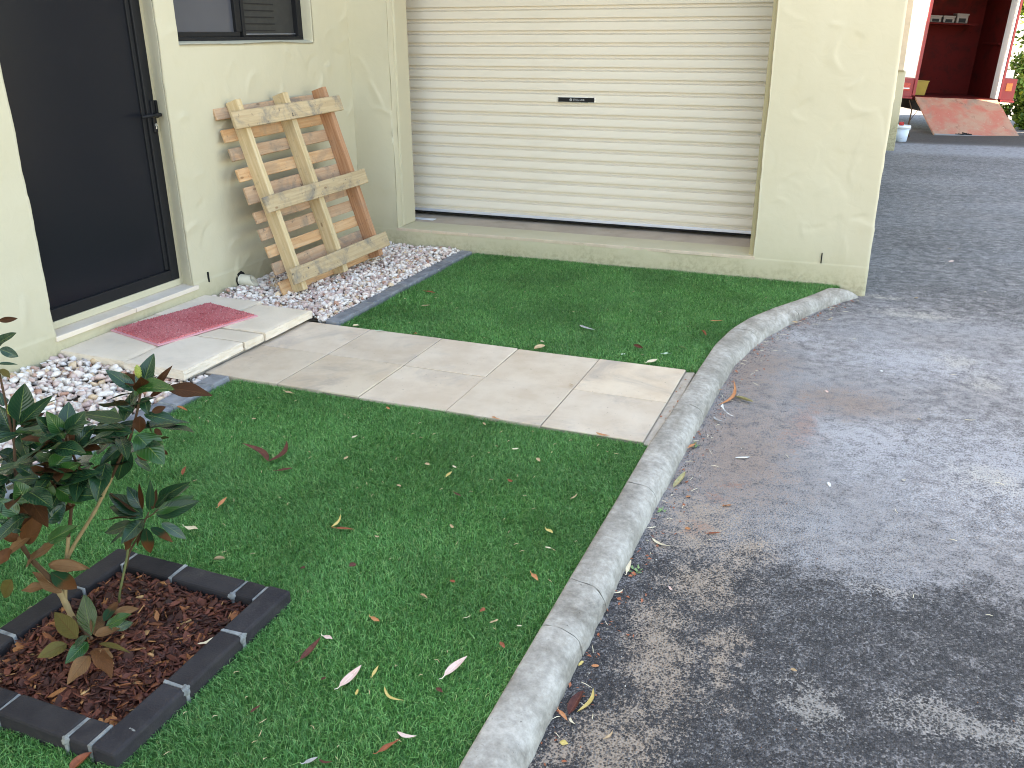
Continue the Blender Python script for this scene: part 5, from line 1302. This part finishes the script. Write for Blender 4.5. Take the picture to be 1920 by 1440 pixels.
 [3.237, -0.558, 3.254, -0.571, 0.0145, 'A', 'tan', 'scrap', 'tiny tan scrap on the asphalt left of the pale sandy patch'],
 [3.938, 1.216, 3.97, 1.246, 0.0258, 'A', 'pink', 'scrap', 'tiny pink scrap on the asphalt right of the garage corner'],
 [3.956, 1.741, 3.981, 1.732, 0.0158, 'A', 'tan', 'scrap', 'tiny tan scrap on the asphalt right of the garage corner'],
 [3.682, 0.062, 3.701, 0.046, 0.0188, 'A', 'tan', 'scrap', 'tiny tan scrap on the asphalt behind the pale sandy patch'],
 [3.824, -1.765, 3.868, -1.764, 0.0065, 'A', 'cream', 'sickle', 'thin cream straw far out on the grey asphalt'],
 [3.027, -2.826, 3.058, -2.817, 0.0124, 'A', 'orange', 'scrap', 'tiny orange scrap on the asphalt behind the red brown leaf'],
 [2.905, -2.813, 2.919, -2.799, 0.0108, 'A', 'orange', 'scrap', 'tiny orange scrap on the asphalt in front of the olive crumpled leaf'],
 [2.941, -3.007, 2.959, -3.02, 0.0118, 'A', 'orange', 'scrap', 'tiny orange scrap on the asphalt left of the red brown leaf'],
 [3.373, -0.86, 3.389, -0.872, 0.0109, 'A', 'cream', 'scrap', 'tiny cream scrap on the asphalt in front of the garage corner'],
 [3.504, -1.299, 3.518, -1.308, 0.0099, 'A', 'white', 'scrap', 'tiny white scrap on the asphalt left of the pale sandy patch'],
 [3.65, -1.825, 3.661, -1.837, 0.0086, 'A', 'tan', 'scrap', 'tiny tan scrap on the asphalt left of the thin straw far out'],
 [3.583, -2.418, 3.595, -2.422, 0.0075, 'A', 'cream', 'scrap', 'tiny cream scrap on the asphalt left of the thin straw far out']
]
}
mag = empty('magnolia_shrub', (1.611, -4.152, 0.01)); tag(mag, 'young magnolia with glossy dark leaves and browning lower leaves growing in the mulch', 'shrub')
CODE = {'G': 0.1, 'L': 0.2, 'B': 0.3, 'T': 0.4, 'D': 0.5, 'O': 0.6, 'M': 0.7}
ML = mag.location
for k, (pts, r0, r1) in enumerate(DATA['stems']):
    pts = [Vector(p) - ML for p in pts]
    P2 = []
    for a_, b_ in zip(pts[:-1], pts[1:]):
        for q in range(4): P2.append(a_.lerp(b_, q / 4))
    P2.append(pts[-1])
    for _ in range(2): P2 = [P2[0]] + [(P2[i - 1] + 2 * P2[i] + P2[i + 1]) / 4 for i in range(1, len(P2) - 1)] + [P2[-1]]
    n = len(P2); bm = bmesh.new()
    rad = [(r0 + (r1 - r0) * i / (n - 1)) * (1 + 0.10 * math.sin(i * 2.3 + k)) * 0.62 for i in range(n)]
    add_tube(bm, P2, rad, 9)
    mt = ('stem_tan', 'stem_tan', 'stem_tan', 'stem_brown', 'stem_brown', 'stem_brown', 'stem_brown', 'stem_brown', 'stem_brown', 'stem_green', 'stem_brown', 'stem_brown', 'stem_brown', 'stem_brown')[k]
    obj_bm('trunk' if k == 0 else 'stem', bm, M[mt], mag, smooth=True)
lc = 0
for (bx, by, bz, tx, ty, tz, W, kind) in DATA['leaves']:
    B, T = Vector((bx, by, bz)), Vector((tx, ty, tz)); d = T - B; L = d.length; d.normalize()
    tocam = (CAMP - (B + T) / 2).normalized()
    nrm = tocam * 0.85 + Vector((0, 0, 1)) * 0.45 + Vector((R.uniform(-.35, .35), R.uniform(-.35, .35), R.uniform(-.2, .2)))
    if kind == 'B': nrm = tocam + Vector((R.uniform(-.3, .3), R.uniform(-.3, .3), R.uniform(-.3, .3)))
    nrm = (nrm - d * nrm.dot(d)).normalized(); xx = d.cross(nrm)
    dead = kind in 'TDM'
    me = leaf_mesh('leaf', L * (1.12 if kind in 'GL' else 1.0), W * (1.32 if kind in 'GL' else 1.05), M['magnolia'], 'ovate', R.uniform(.12, .34), R.uniform(-.05, .22) if not dead else R.uniform(.1, .3), R.uniform(-.35, .35) * (1.6 if dead else 1), R.uniform(.5, 1.0) if dead and R.random() < .5 else 0, 7, 11, R.uniform(0.05, .22) if not dead else .3, lc)
    o = bpy.data.objects.new('leaf', me); COL.objects.link(o); o.parent = mag
    o.rotation_mode = 'QUATERNION'; o.rotation_quaternion = Matrix((xx, d, nrm)).transposed().to_quaternion(); o.location = B - ML
    o.color = (CODE[kind], 0, 0, 1); lc += 1
for (cx_, cy_, cz_, n_, spread) in DATA['fill']:
    ctr = Vector((cx_, cy_, cz_))
    for q in range(n_):
        a_ = R.uniform(0, 6.28); d = Vector((math.cos(a_), math.sin(a_), R.uniform(-.35, .6))).normalized(); L = R.uniform(.070, .122); B = ctr + d * R.uniform(.0, .02) + Vector((R.gauss(0, 1), R.gauss(0, 1), R.gauss(0, 1))) * spread
        nrm = Vector((R.uniform(-.5, .5), R.uniform(-.7, .3), 1)); nrm = (nrm - d * nrm.dot(d)).normalized(); xx = d.cross(nrm); kd = R.choice('GGGGLGB')
        me = leaf_mesh('leaf', L, L * R.uniform(.38, .50), M['magnolia'], 'ovate', R.uniform(.12, .3), R.uniform(0, .25), R.uniform(-.3, .3), 0, 7, 11, R.uniform(.05, .2), lc)
        o = bpy.data.objects.new('leaf', me); COL.objects.link(o); o.parent = mag; o.rotation_mode = 'QUATERNION'; o.rotation_quaternion = Matrix((xx, d, nrm)).transposed().to_quaternion(); o.location = B - ML; o.color = (CODE[kd], 0, 0, 1); lc += 1
for q in DATA['buds']:
    a_, b_ = Vector(q[:3]) - ML, Vector(q[3:]) - ML; bm = bmesh.new()
    add_tube(bm, [a_.lerp(b_, t) for t in (0, .15, .3, .45, .6, .75, .88, 1)], [.003, .0055, .0068, .0070, .0065, .0055, .004, .0012], 10)
    L_ = (b_ - a_).length; dz = (b_ - a_).normalized()
    for i in range(42):
        t = 0.12 + 0.8 * i / 42; an_ = i * 2.4; r = 0.0070 * math.sin(math.pi * (0.15 + 0.8 * t)) ** 0.6
        e1 = dz.orthogonal().normalized(); e2 = dz.cross(e1); c = a_.lerp(b_, t) + (e1 * math.cos(an_) + e2 * math.sin(an_)) * r
        bmesh.ops.create_icosphere(bm, subdivisions=1, radius=0.0016, matrix=Matrix.Translation(c))
    obj_bm('bud', bm, M['bud'], mag)

# ------------------------------------------------------------------ fallen leaves
def rest_leaf(nm, x0, y0, x1, y1, w, z, col, shape, label, group, parent=None, sd=0):
    L = math.hypot(x1 - x0, y1 - y0); a_ = math.atan2(y1 - y0, x1 - x0) - math.pi / 2
    rr = random.Random(sd); W = max(w * 1.25, 0.004)
    curl = rr.uniform(.9, 1.7) if shape == 'curl' else rr.uniform(.1, .7)
    me = leaf_mesh('leaf', L, W, M['l_' + col], shape, rr.uniform(.08, .3), rr.uniform(-.22, .06), rr.uniform(-.5, .5) * (1.5 if shape == 'curl' else .6), curl * rr.choice((1, 1, -1)) if curl > .25 else 0, 5, 8, 0.55 if shape == 'curl' else 0.25, sd)
    zmin = min(v.co.z for v in me.vertices)
    o = bpy.data.objects.new(nm, me); COL.objects.link(o)
    o.location = (x0, y0, z - zmin * 0.8 + 0.001); o.rotation_euler = (rr.uniform(-.06, .12), rr.uniform(-.18, .18), a_)
    if parent: o.parent = parent; o.location = Vector(o.location) - parent.location
    if shape in ('ovate',) and L > .03:          # a short stalk
        bm = bmesh.new(); bm.from_mesh(me)
        add_tube(bm, [(0, 0.002, 0.0), (0.002, -L * .10, 0.001), (-0.001, -L * .2, 0.003)], [0.0011, 0.0009, 0.0007], 5); bm.to_mesh(me); bm.free()
    if label: tag(o, label, 'leaf', group)
    return o
GN = {'L': 'fallen leaves on the lawns', 'A': 'fallen leaves on the drive', 'M': 'fallen leaves on the mulch', 'P': 'fallen leaves on the path'}
CN = {'maroon': 'dark maroon', 'rust': 'rust brown', 'orange': 'orange', 'tan': 'tan', 'cream': 'cream', 'yellow': 'yellow', 'pink': 'pale pink', 'grey': 'grey', 'green': 'green', 'mint': 'mint green', 'white': 'white', 'olive': 'olive'}
for k, (x0, y0, x1, y1, w, wh, col, shape, label) in enumerate(DATA['lit']):
    if x0 < 2.04 and y0 < -4.46 and wh == 'L': y0 -= 0.030; y1 -= 0.030
    z = {'L': 0.007, 'A': asp_z(x0, y0) + 0.002, 'M': zmul(x0, y0) + 0.016, 'P': 0.003}[wh]
    if wh == 'A' and x0 < np.interp(y0, [p[1] for p in KERB_OUT], [p[0] for p in KERB_OUT]) + 0.01: z += 0.012
    g_ = GN[wh]
    if not label:
        where = {'L': ('upper lawn' if y0 > -2 else 'lower lawn between the path and the mulch bed' if y0 > -3.4 else 'lower lawn beside the mulch bed and kerb'), 'A': 'asphalt drive', 'M': 'mulch', 'P': 'paved path'}[wh]
        label = 'tiny %s leaf scrap lying on the %s' % (CN[col], where); g_ = 'tiny %s scraps on the %s' % (CN[col], where.split(' ')[0] + ' ' + where.split(' ')[1])
    rest_leaf('fallen_leaf', x0, y0, x1, y1, w, z, col, shape, label, g_, None, 50 + k)
vl = empty('fallen_leaf', (1.517, -3.212, 0.009)); tag(vl, 'pair of dark red leaves joined in a v shape on the lower lawn', 'leaf', GN['L'])
for a_, b_ in (((1.517, -3.212), (1.366, -3.155)), ((1.517, -3.212), (1.500, -3.075))):
    rest_leaf('leaf_blade', *a_, *b_, 0.020, 0.012, 'maroon', 'sickle', None, None, vl, 9)

# loose straw and grit along the kerb
def grit(name, label, n, fn, mats, smin, smax):
    Vs, Fs, off = [], [], 0
    for _ in range(n):
        x, y = fn(); s = R.uniform(smin, smax) * R.uniform(.5, 1); V, F = SV[R.randrange(len(SV))]
        A = np.array(__import__('mathutils').Euler((R.uniform(0, 6), R.uniform(0, 6), R.uniform(0, 6))).to_matrix()) * s
        Vs.append(V @ A.T + np.array((x, y, asp_z(x, y) + s * .3))); Fs.append(F + off); off += len(V)
    o = obj_np(name, np.concatenate(Vs), np.concatenate(Fs), mats); tag(o, label, 'grit', kind='stuff')
def near_kerb():
    y = R.uniform(-4.6, -0.1); x = float(np.interp(y, [p[1] for p in KERB_OUT], [p[0] for p in KERB_OUT])); return x + abs(R.gauss(0, .05)) + 0.004, y
def on_drive():
    y = R.uniform(-4.6, 2.0); return 2.9 + R.random() ** 1.3 * 1.9, y
def m_grit(nm, stops):
    t = NT(nm); return t.base(t.ramp(t.rand(), stops, 'CONSTANT'), 0.85, 0.2)
M['grit'] = m_grit('drive_grit', [(0, (0.05, 0.05, 0.055)), (0.35, (0.11, 0.105, 0.105)), (0.6, (0.22, 0.20, 0.18)), (0.8, (0.36, 0.31, 0.25)), (0.93, (0.30, 0.13, 0.07)), (0.97, (0.6, 0.57, 0.52))])
grit('grit', 'loose grit and crumbs gathered along the kerb foot', 2600, near_kerb, M['grit'], .0012, .0042)
grit('grit', 'scattered loose aggregate on the asphalt drive', 4200, on_drive, M['grit'], .0010, .0034)
bm = bmesh.new()
for _ in range(110):
    x, y = near_kerb() if R.random() < .72 else on_drive(); l = R.uniform(.004, .016); a_ = R.uniform(0, 6.28); z = asp_z(x, y) + .003
    p = Vector((x, y, z)); d = Vector((math.cos(a_), math.sin(a_), R.uniform(-.1, .2))) * l
    add_tube(bm, [p - d, p + Vector((R.uniform(-.003, .003), R.uniform(-.003, .003), .002)), p + d], [.0006, .0010, .0005], 4)
o = obj_bm('straw', bm, M['l_cream']); tag(o, 'pale straw bits strewn along the kerb foot', 'straw', kind='stuff')
bm = bmesh.new()
for _ in range(190):
    y = R.uniform(-4.6, -0.05) if R.random() < .4 else R.uniform(-4.6, -2.6); x = R.uniform(.9, float(kerb_x(y)) - .02)
    if 1.45 < x < 2.07 and -4.49 < y < -3.83 or -2.57 < y < -1.75: continue
    l = R.uniform(.003, .009); a_ = R.uniform(0, 6.28); p = Vector((x, y, R.uniform(.001, .008))); d = Vector((math.cos(a_), math.sin(a_), R.uniform(-.2, .3))) * l
    add_tube(bm, [p - d, p + Vector((R.uniform(-.003, .003), R.uniform(-.003, .003), .002)), p + d], [.0005, .0009, .0004], 4)
o = obj_bm('straw', bm, M['l_tan']); tag(o, 'tan bits of straw and bark strewn over the lawns', 'straw', kind='stuff')
# crumbled leaf bits swept against the kerb foot and the path edges
bm = bmesh.new(); uvl = bm.loops.layers.uv.new('UVMap')
def crumb(x, y, z):
    l = R.uniform(.003, .009); a_ = R.uniform(0, 6.28); e1 = Vector((math.cos(a_), math.sin(a_), R.uniform(-.4, .4))) * l; e2 = Vector((-math.sin(a_), math.cos(a_), R.uniform(-.4, .4))) * l * R.uniform(.35, .8); p = Vector((x, y, z + .002))
    bm.faces.new([bm.verts.new(q) for q in (p - e1, p - e2 * R.uniform(.6, 1), p + e1 * R.uniform(.6, 1), p + e2 + Vector((0, 0, R.uniform(0, .004))))])
for _ in range(260):
    x, y = near_kerb(); x = x - abs(R.gauss(0, .01)); crumb(x, y, asp_z(x, y) + .003)
for _ in range(14): crumb(R.uniform(2.70, 2.735), R.uniform(-2.55, -1.77), -.006)
o = obj_bm('leaf_litter', bm, M['l_rust']); tag(o, 'crumbled brown leaf bits swept along the kerb foot', 'leaf litter', kind='stuff')
# little weeds at the kerb foot
for (x, y, n, lab) in ((2.856, -2.40, 16, 'small green weed at the kerb foot beside the orange pink leaf'), (2.852, -3.30, 14, 'small yellow green weed at the kerb foot above the two wide cracks'), (2.845, -2.93, 9, 'sparse weed sprig at the kerb foot between the olive leaf and the cream oval leaf')):
    bm = bmesh.new(); wl = bm.loops.layers.uv.new('UVMap')
    for k in range(n):
        a_ = R.uniform(0, 6.28); l = R.uniform(.010, .026); d = Vector((math.cos(a_), math.sin(a_), R.uniform(.2, .9))).normalized() * l; s_ = Vector((-math.sin(a_), math.cos(a_), 0)) * R.uniform(.002, .005)
        p = Vector((R.uniform(-.012, .012), R.uniform(-.02, .02), 0)); vs_ = [bm.verts.new(q) for q in (p, p + d * .5 + s_, p + d, p + d * .5 - s_)]; bm.faces.new(vs_)
    o = obj_bm('weed', bm, M['l_green'], None, (x, y, asp_z(x, y))); tag(o, lab, 'weed', 'weeds along the kerb foot')

# ------------------------------------------------------------------ truck with a lowered tail ramp, far up the drive
TO = Vector((4.03, 15.04, 0.19)); tX = Vector((1.56, .53, -.07)).normalized(); tY = Vector((-tX.y, tX.x, 0)).normalized(); tZ = tX.cross(tY)
truck = empty('box_truck'); truck.rotation_mode = 'QUATERNION'
truck.rotation_quaternion = Matrix((tX, tY, tZ)).transposed().to_quaternion(); truck.location = TO
tag(truck, 'old red and white box truck with its tail ramp down on the drive', 'truck')
WD, HT = 1.647, 2.15
def tb(nm, lo, hi, m_, bev=0.006, par=None): return box(nm, lo, hi, m_, truck if par is None else par, bev)
tb('side_wall', (-0.055, 0.045, 0.33), (-0.004, 4.2, HT + .05), M['tr_white'])
tb('lower_skirt', (-0.058, 0.043, 0.0), (-0.002, 4.2, 0.327), M['tr_red'])
tb('side_wall', (WD + .004, 0.045, 0.0), (WD + 0.055, 4.2, HT + .05), M['tr_white'])
tb('roof_panel', (-0.055, 0.045, HT + .053), (WD + .055, 4.2, HT + .11), M['tr_white'])
tb('rear_frame', (-0.06, 0.0, 0.0), (-0.001, 0.042, HT + .11), M['tr_red'])
tb('rear_frame', (WD + .018, 0.0, 0.0), (WD + .06, 0.042, HT + .11), M['tr_red'])
tb('rear_frame', (0.0, 0.002, HT), (WD + .017, 0.040, HT + .11), M['tr_red'])
tb('inner_wall', (-0.003, 0.043, 0.0), (0.012, 1.45, HT), M['tr_in'], 0)
tb('inner_wall', (WD - 0.012, 0.33, 0.0), (WD + 0.003, 1.45, HT), M['tr_in'], 0)
tb('inner_wall', (WD - 0.010, 0.0, 0.0), (WD + 0.0035, 0.328, HT), M['tr_white'], 0)  # sunlit strip of the inner wall, its light put in as white
tb('bulkhead', (0.013, 1.40, 0.0), (WD - 0.013, 1.43, HT), M['tr_in'], 0)
tb('bed_floor', (-0.05, 0.0, -0.08), (WD + .05, 4.2, -0.003), M['tr_in'], 0)
tb('shelf', (0.013, 0.95, 1.375), (1.36, 1.398, 1.41), M['tr_in'])
tb('shelf_rail', (WD - 0.06, 0.36, 1.02), (WD - 0.0125, 1.1, 1.06), M['tr_in'])
tb('chassis', (0.2, 0.15, -0.30), (WD - .2, 6.2, -0.083), M['dark'], 0)
bp = tb('bumper', (-0.42, 0.02, -0.02), (-0.061, 0.30, 0.325), M['tr_red'])
tb('bumper_step', (-0.44, -0.03, -0.06), (-0.061, 0.32, -0.022), M['tr_red'])
tb('tail_light', (-0.27, 0.008, 0.09), (-0.13, 0.019, 0.24), M['tl_red'], 0.003, None); tb('tail_light', (-0.26, 0.004, 0.125), (-0.14, 0.0075, 0.145), M['white'], 0.001)
tb('bumper', (WD + .061, 0.02, -0.02), (WD + .32, 0.30, 0.40), M['tr_red'])
tb('bumper_step', (WD + .061, -0.03, -0.06), (WD + .33, 0.32, -0.022), M['tr_red'])
tb('tail_light', (WD + .12, 0.008, 0.16), (WD + .24, 0.019, 0.31), M['tl_orange'], 0.003)
tb('lamp_housing', (WD + .07, 0.06, 0.405), (WD + .24, 0.22, 0.56), M['white'])
tb('side_marker', (-0.62, 0.5, 0.36), (-0.45, 0.8, 0.72), M['tl_orange'])
for x in (-0.20, WD - .02):
    bm = bmesh.new(); add_tube(bm, [(x, 1.1, -0.30), (x + .03, 1.1, -0.30), (x + .19, 1.1, -0.30), (x + .22, 1.1, -0.30)], [.30, .345, .345, .30], 28); w_ = obj_bm('wheel', bm, M['rubber'], truck)
    bm = bmesh.new(); add_tube(bm, [(x - .004, 1.1, -0.30), (x + .224, 1.1, -0.30)], .17, 20); obj_bm('rim', bm, M['ramp_edge'], w_)
tb('cab', (-0.05, 4.5, -0.2), (WD + .05, 6.2, 1.6), M['tr_white'], 0.08)
tb('cab_window', (-0.053, 4.8, 0.8), (WD + .053, 5.7, 1.35), M['pane'], 0.02)
# ramp: hinge line to the ground
def w2l(p): d = Vector(p) - TO; return Vector((d.dot(tX), d.dot(tY), d.dot(tZ)))
bl_, br_ = w2l((4.44, 14.0, -0.455)), w2l((6.00, 14.53, -0.525)); hl_, hr_ = Vector((0.0, -0.012, -0.02)), Vector((WD, -0.012, -0.02))
V, F = [], []; nn = ((hl_ - bl_).cross(br_ - bl_)).normalized(); nn = nn if nn.z > 0 else -nn
for a_ in range(9):
    for b_ in range(9):
        p = bl_.lerp(br_, b_ / 8).lerp(hl_.lerp(hr_, b_ / 8), a_ / 8); p += nn * (0.010 * noise.noise((a_ * .9, b_ * .9, 1))); V.append(p)
V2 = [v - nn * 0.035 for v in V]; allV = V + V2
for a_ in range(8):
    for b_ in range(8):
        i0 = a_ * 9 + b_; F.append([i0, i0 + 1, i0 + 10, i0 + 9]); F.append([81 + i0, 81 + i0 + 9, 81 + i0 + 10, 81 + i0 + 1])
for k in range(8):
    for e0, e1 in ((k, k + 1), (72 + k + 1, 72 + k), ((k + 1) * 9, k * 9), (k * 9 + 8, (k + 1) * 9 + 8)): F.append([e1, e0, 81 + e0, 81 + e1])
rp = obj_np('tail_ramp', [tuple(v) for v in allV], F, M['ramp'], truck); rp['label'] = 'worn pinkish red tail ramp lowered to the ground'
bm = bmesh.new(); add_tube(bm, [bl_ + nn * -.01 + Vector((0, -.02, 0)), br_ + nn * -.01 + Vector((0, -.02, 0))], .028, 8); obj_bm('ramp_lip', bm, M['ramp_edge'], truck)
bm = bmesh.new(); m0 = bl_.lerp(br_, .36)
for k in range(9): add_tube(bm, [m0 + Vector((R.uniform(-.12, .12), R.uniform(-.03, .03), .02)), m0 + Vector((R.uniform(-.2, .2), R.uniform(-.06, .04), R.uniform(.02, .06)))], .009, 5)
obj_bm('ramp_chain', bm, M['dark'], truck)
def on_truck(nm, x, y, z, lab, cat, grp=None):
    e = empty(nm); e.rotation_mode = 'QUATERNION'; e.rotation_quaternion = truck.rotation_quaternion; e.location = TO + tX * x + tY * y + tZ * z; tag(e, lab, cat, grp); return e
for k, (x, lab) in enumerate(((0.50, 'white plastic crate at the left end of the shelf in the truck'), (0.77, 'white plastic crate in the middle of the shelf in the truck'), (1.04, 'taller white plastic crate at the right of the shelf in the truck'))):
    e = on_truck('plastic_crate', x, 1.12, 1.412, lab, 'crate', 'white crates on the truck shelf'); h = 0.13 if k < 2 else 0.18
    box('crate_body', (-.115, -.1, 0), (.115, .1, h), M['shaded_white'], e, .012); box('rim', (-.125, -.11, h - .028), (.125, .11, h + .004), M['shaded_white'], e, .006)
    box('opening', (-.07, -.1035, 0.012), (.07, -.099, h * .52), M['dark'], e, 0)
e = on_truck('yellow_bin', 0.20, 0.45, 0.0, 'worn yellow bin standing on the truck floor at the left', 'bin')
bm = bmesh.new(); ret = bmesh.ops.create_cone(bm, cap_ends=False, segments=4, radius1=.16, radius2=.20, depth=.28, matrix=Matrix.Translation((0, 0, .14)) @ Matrix.Rotation(math.pi / 4, 4, 'Z')); bmesh.ops.solidify(bm, geom=bm.faces[:], thickness=.012)
obj_bm('bin_body', bm, M['yellow'], e); box('bin_base', (-.11, -.11, .003), (.11, .11, .02), M['yellow'], e, 0); box('bin_rim', (-.15, -.152, .262), (.15, -.138, .285), M['yellow'], e, .004)

# white bucket in front of the truck
bk = empty('white_bucket', (3.80, 12.08, gz(12.08) + .004)); tag(bk, 'white plastic bucket with a pale rim standing by the garage pier', 'bucket')
def ring_obj(nm, prof, m_, par, n=28, cap=False):
    bm = bmesh.new(); rg = [[bm.verts.new((r * math.cos(2 * math.pi * k / n), r * math.sin(2 * math.pi * k / n), z)) for k in range(n)] for r, z in prof]
    for A, B in zip(rg[:-1], rg[1:]):
        for k in range(n): bm.faces.new((A[k], A[(k + 1) % n], B[(k + 1) % n], B[k]))
    if cap: bm.faces.new(rg[0][::-1])
    return obj_bm(nm, bm, m_, par, smooth=True)
ring_obj('bucket_body', [(.095, .0), (.100, .004), (.128, .235), (.122, .235), (.095, .01), (.001, .008)], M['bluewhite'], bk, cap=True)
ring_obj('bucket_rim', [(.128, .225), (.142, .226), (.142, .258), (.134, .275), (.127, .275), (.122, .24)], M['white'], bk)
ring_obj('bucket_lid', [(.126, .262), (.10, .268), (.001, .268)], M['white'], bk)
bm = bmesh.new(); add_tube(bm, [(.145 * math.cos(t), .145 * math.sin(t) * -.35 - .02, .235 - .06 * math.sin(t)) for t in [math.pi * k / 10 for k in range(11)]], .0035, 6); obj_bm('handle', bm, M['alu'], bk)
for z, s in ((.165, .03), (.115, .034), (.068, .03)):
    for q in range(2): box('print_mark', (-.012 + q * .014, -.121 + (.235 - z) * .10, z - s * .4), (-.004 + q * .016, -.106, z + s * (.4 - q * .3)), M['print'], bk, .001)
box('red_scoop', (-.06, -.02, .272), (.02, .05, .33), M['tl_red'], bk, .01)
# dark stick leaning behind the bucket
bm = bmesh.new(); add_tube(bm, [(0, 0, 0), (-.04, .02, .22), (-.02, .03, .48), (-.09, .05, .66)], [.016, .014, .012, .006], 7); add_tube(bm, [(-.03, .02, .30), (.10, .02, .52)], [.008, .004], 5)
sk = obj_bm('dead_branch', bm, M['stem_brown'], None, (3.97, 13.2, gz(13.2))); tag(sk, 'dark dead branch standing behind the white bucket', 'branch')
# dark panel with a yellow band standing beside the truck
dpn = empty('dark_board', (3.62, 17.6, gz(17.6))); tag(dpn, 'dark board with a yellow band beyond the garage pier beside the truck', 'board')
box('board_panel', (-.09, -.03, 0), (.12, .03, 2.9), M['pane'], dpn, .004); box('yellow_band', (-.092, -.033, 2.16), (.122, .033, 2.22), M['yellow'], dpn, .002); box('board_foot', (-.16, -.2, 0), (.18, .2, .05), M['dark'], dpn, .004)

# shrub to the right of the truck
def shrub(x, y, h, r, n, lab, sd):
    e = empty('leafy_shrub', (x, y, gz(y) - .02)); tag(e, lab, 'shrub', 'shrubs beside the drive'); rr = random.Random(sd)
    bm = bmesh.new(); tips = []
    for k in range(9):
        a_ = rr.uniform(0, 6.28); q = Vector((math.cos(a_), math.sin(a_), 0)) * r * rr.uniform(.3, .8); top = q + Vector((0, 0, h * rr.uniform(.5, .95)))
        add_tube(bm, [(0, 0, 0), q * .35 + Vector((0, 0, h * .3)), top], [.03, .018, .006], 6); tips.append(top)
    obj_bm('trunk', bm, M['stem_brown'], e)
    cl = [Vector((rr.gauss(0, .45) * r, rr.gauss(0, .45) * r, h * rr.uniform(.12, .98))) for _ in range(46)]
    V, F = [], []
    for i in range(n):
        c = rr.choice(cl) + Vector((rr.gauss(0, .17), rr.gauss(0, .17), rr.gauss(0, .15))) * r * .8
        d = Vector((rr.gauss(0, 1), rr.gauss(0, 1), rr.gauss(-.2, .7))).normalized(); s_ = d.cross(Vector((rr.gauss(0, 1), rr.gauss(0, 1), rr.gauss(0, 1)))).normalized(); l = rr.uniform(.06, .14); w = l * .33; b0 = len(V)
        V += [c, c + d * l * .5 + s_ * w, c + d * l, c + d * l * .5 - s_ * w]; F.append([b0, b0 + 1, b0 + 2, b0 + 3])
    o = obj_np('crown', [tuple(v) for v in V], F, M['foliage'], e)
shrub(6.75, 17.8, 3.6, 1.0, 26000, 'tall sunlit yellow green shrub right of the truck', 5)
shrub(6.55, 16.9, 1.0, 0.6, 9000, 'low dark green shrub in front of the tall one right of the ramp', 6)
shrub(4.6, 26.5, 0.7, 0.8, 1500, 'low shrub far behind the truck seen under its left side', 7)
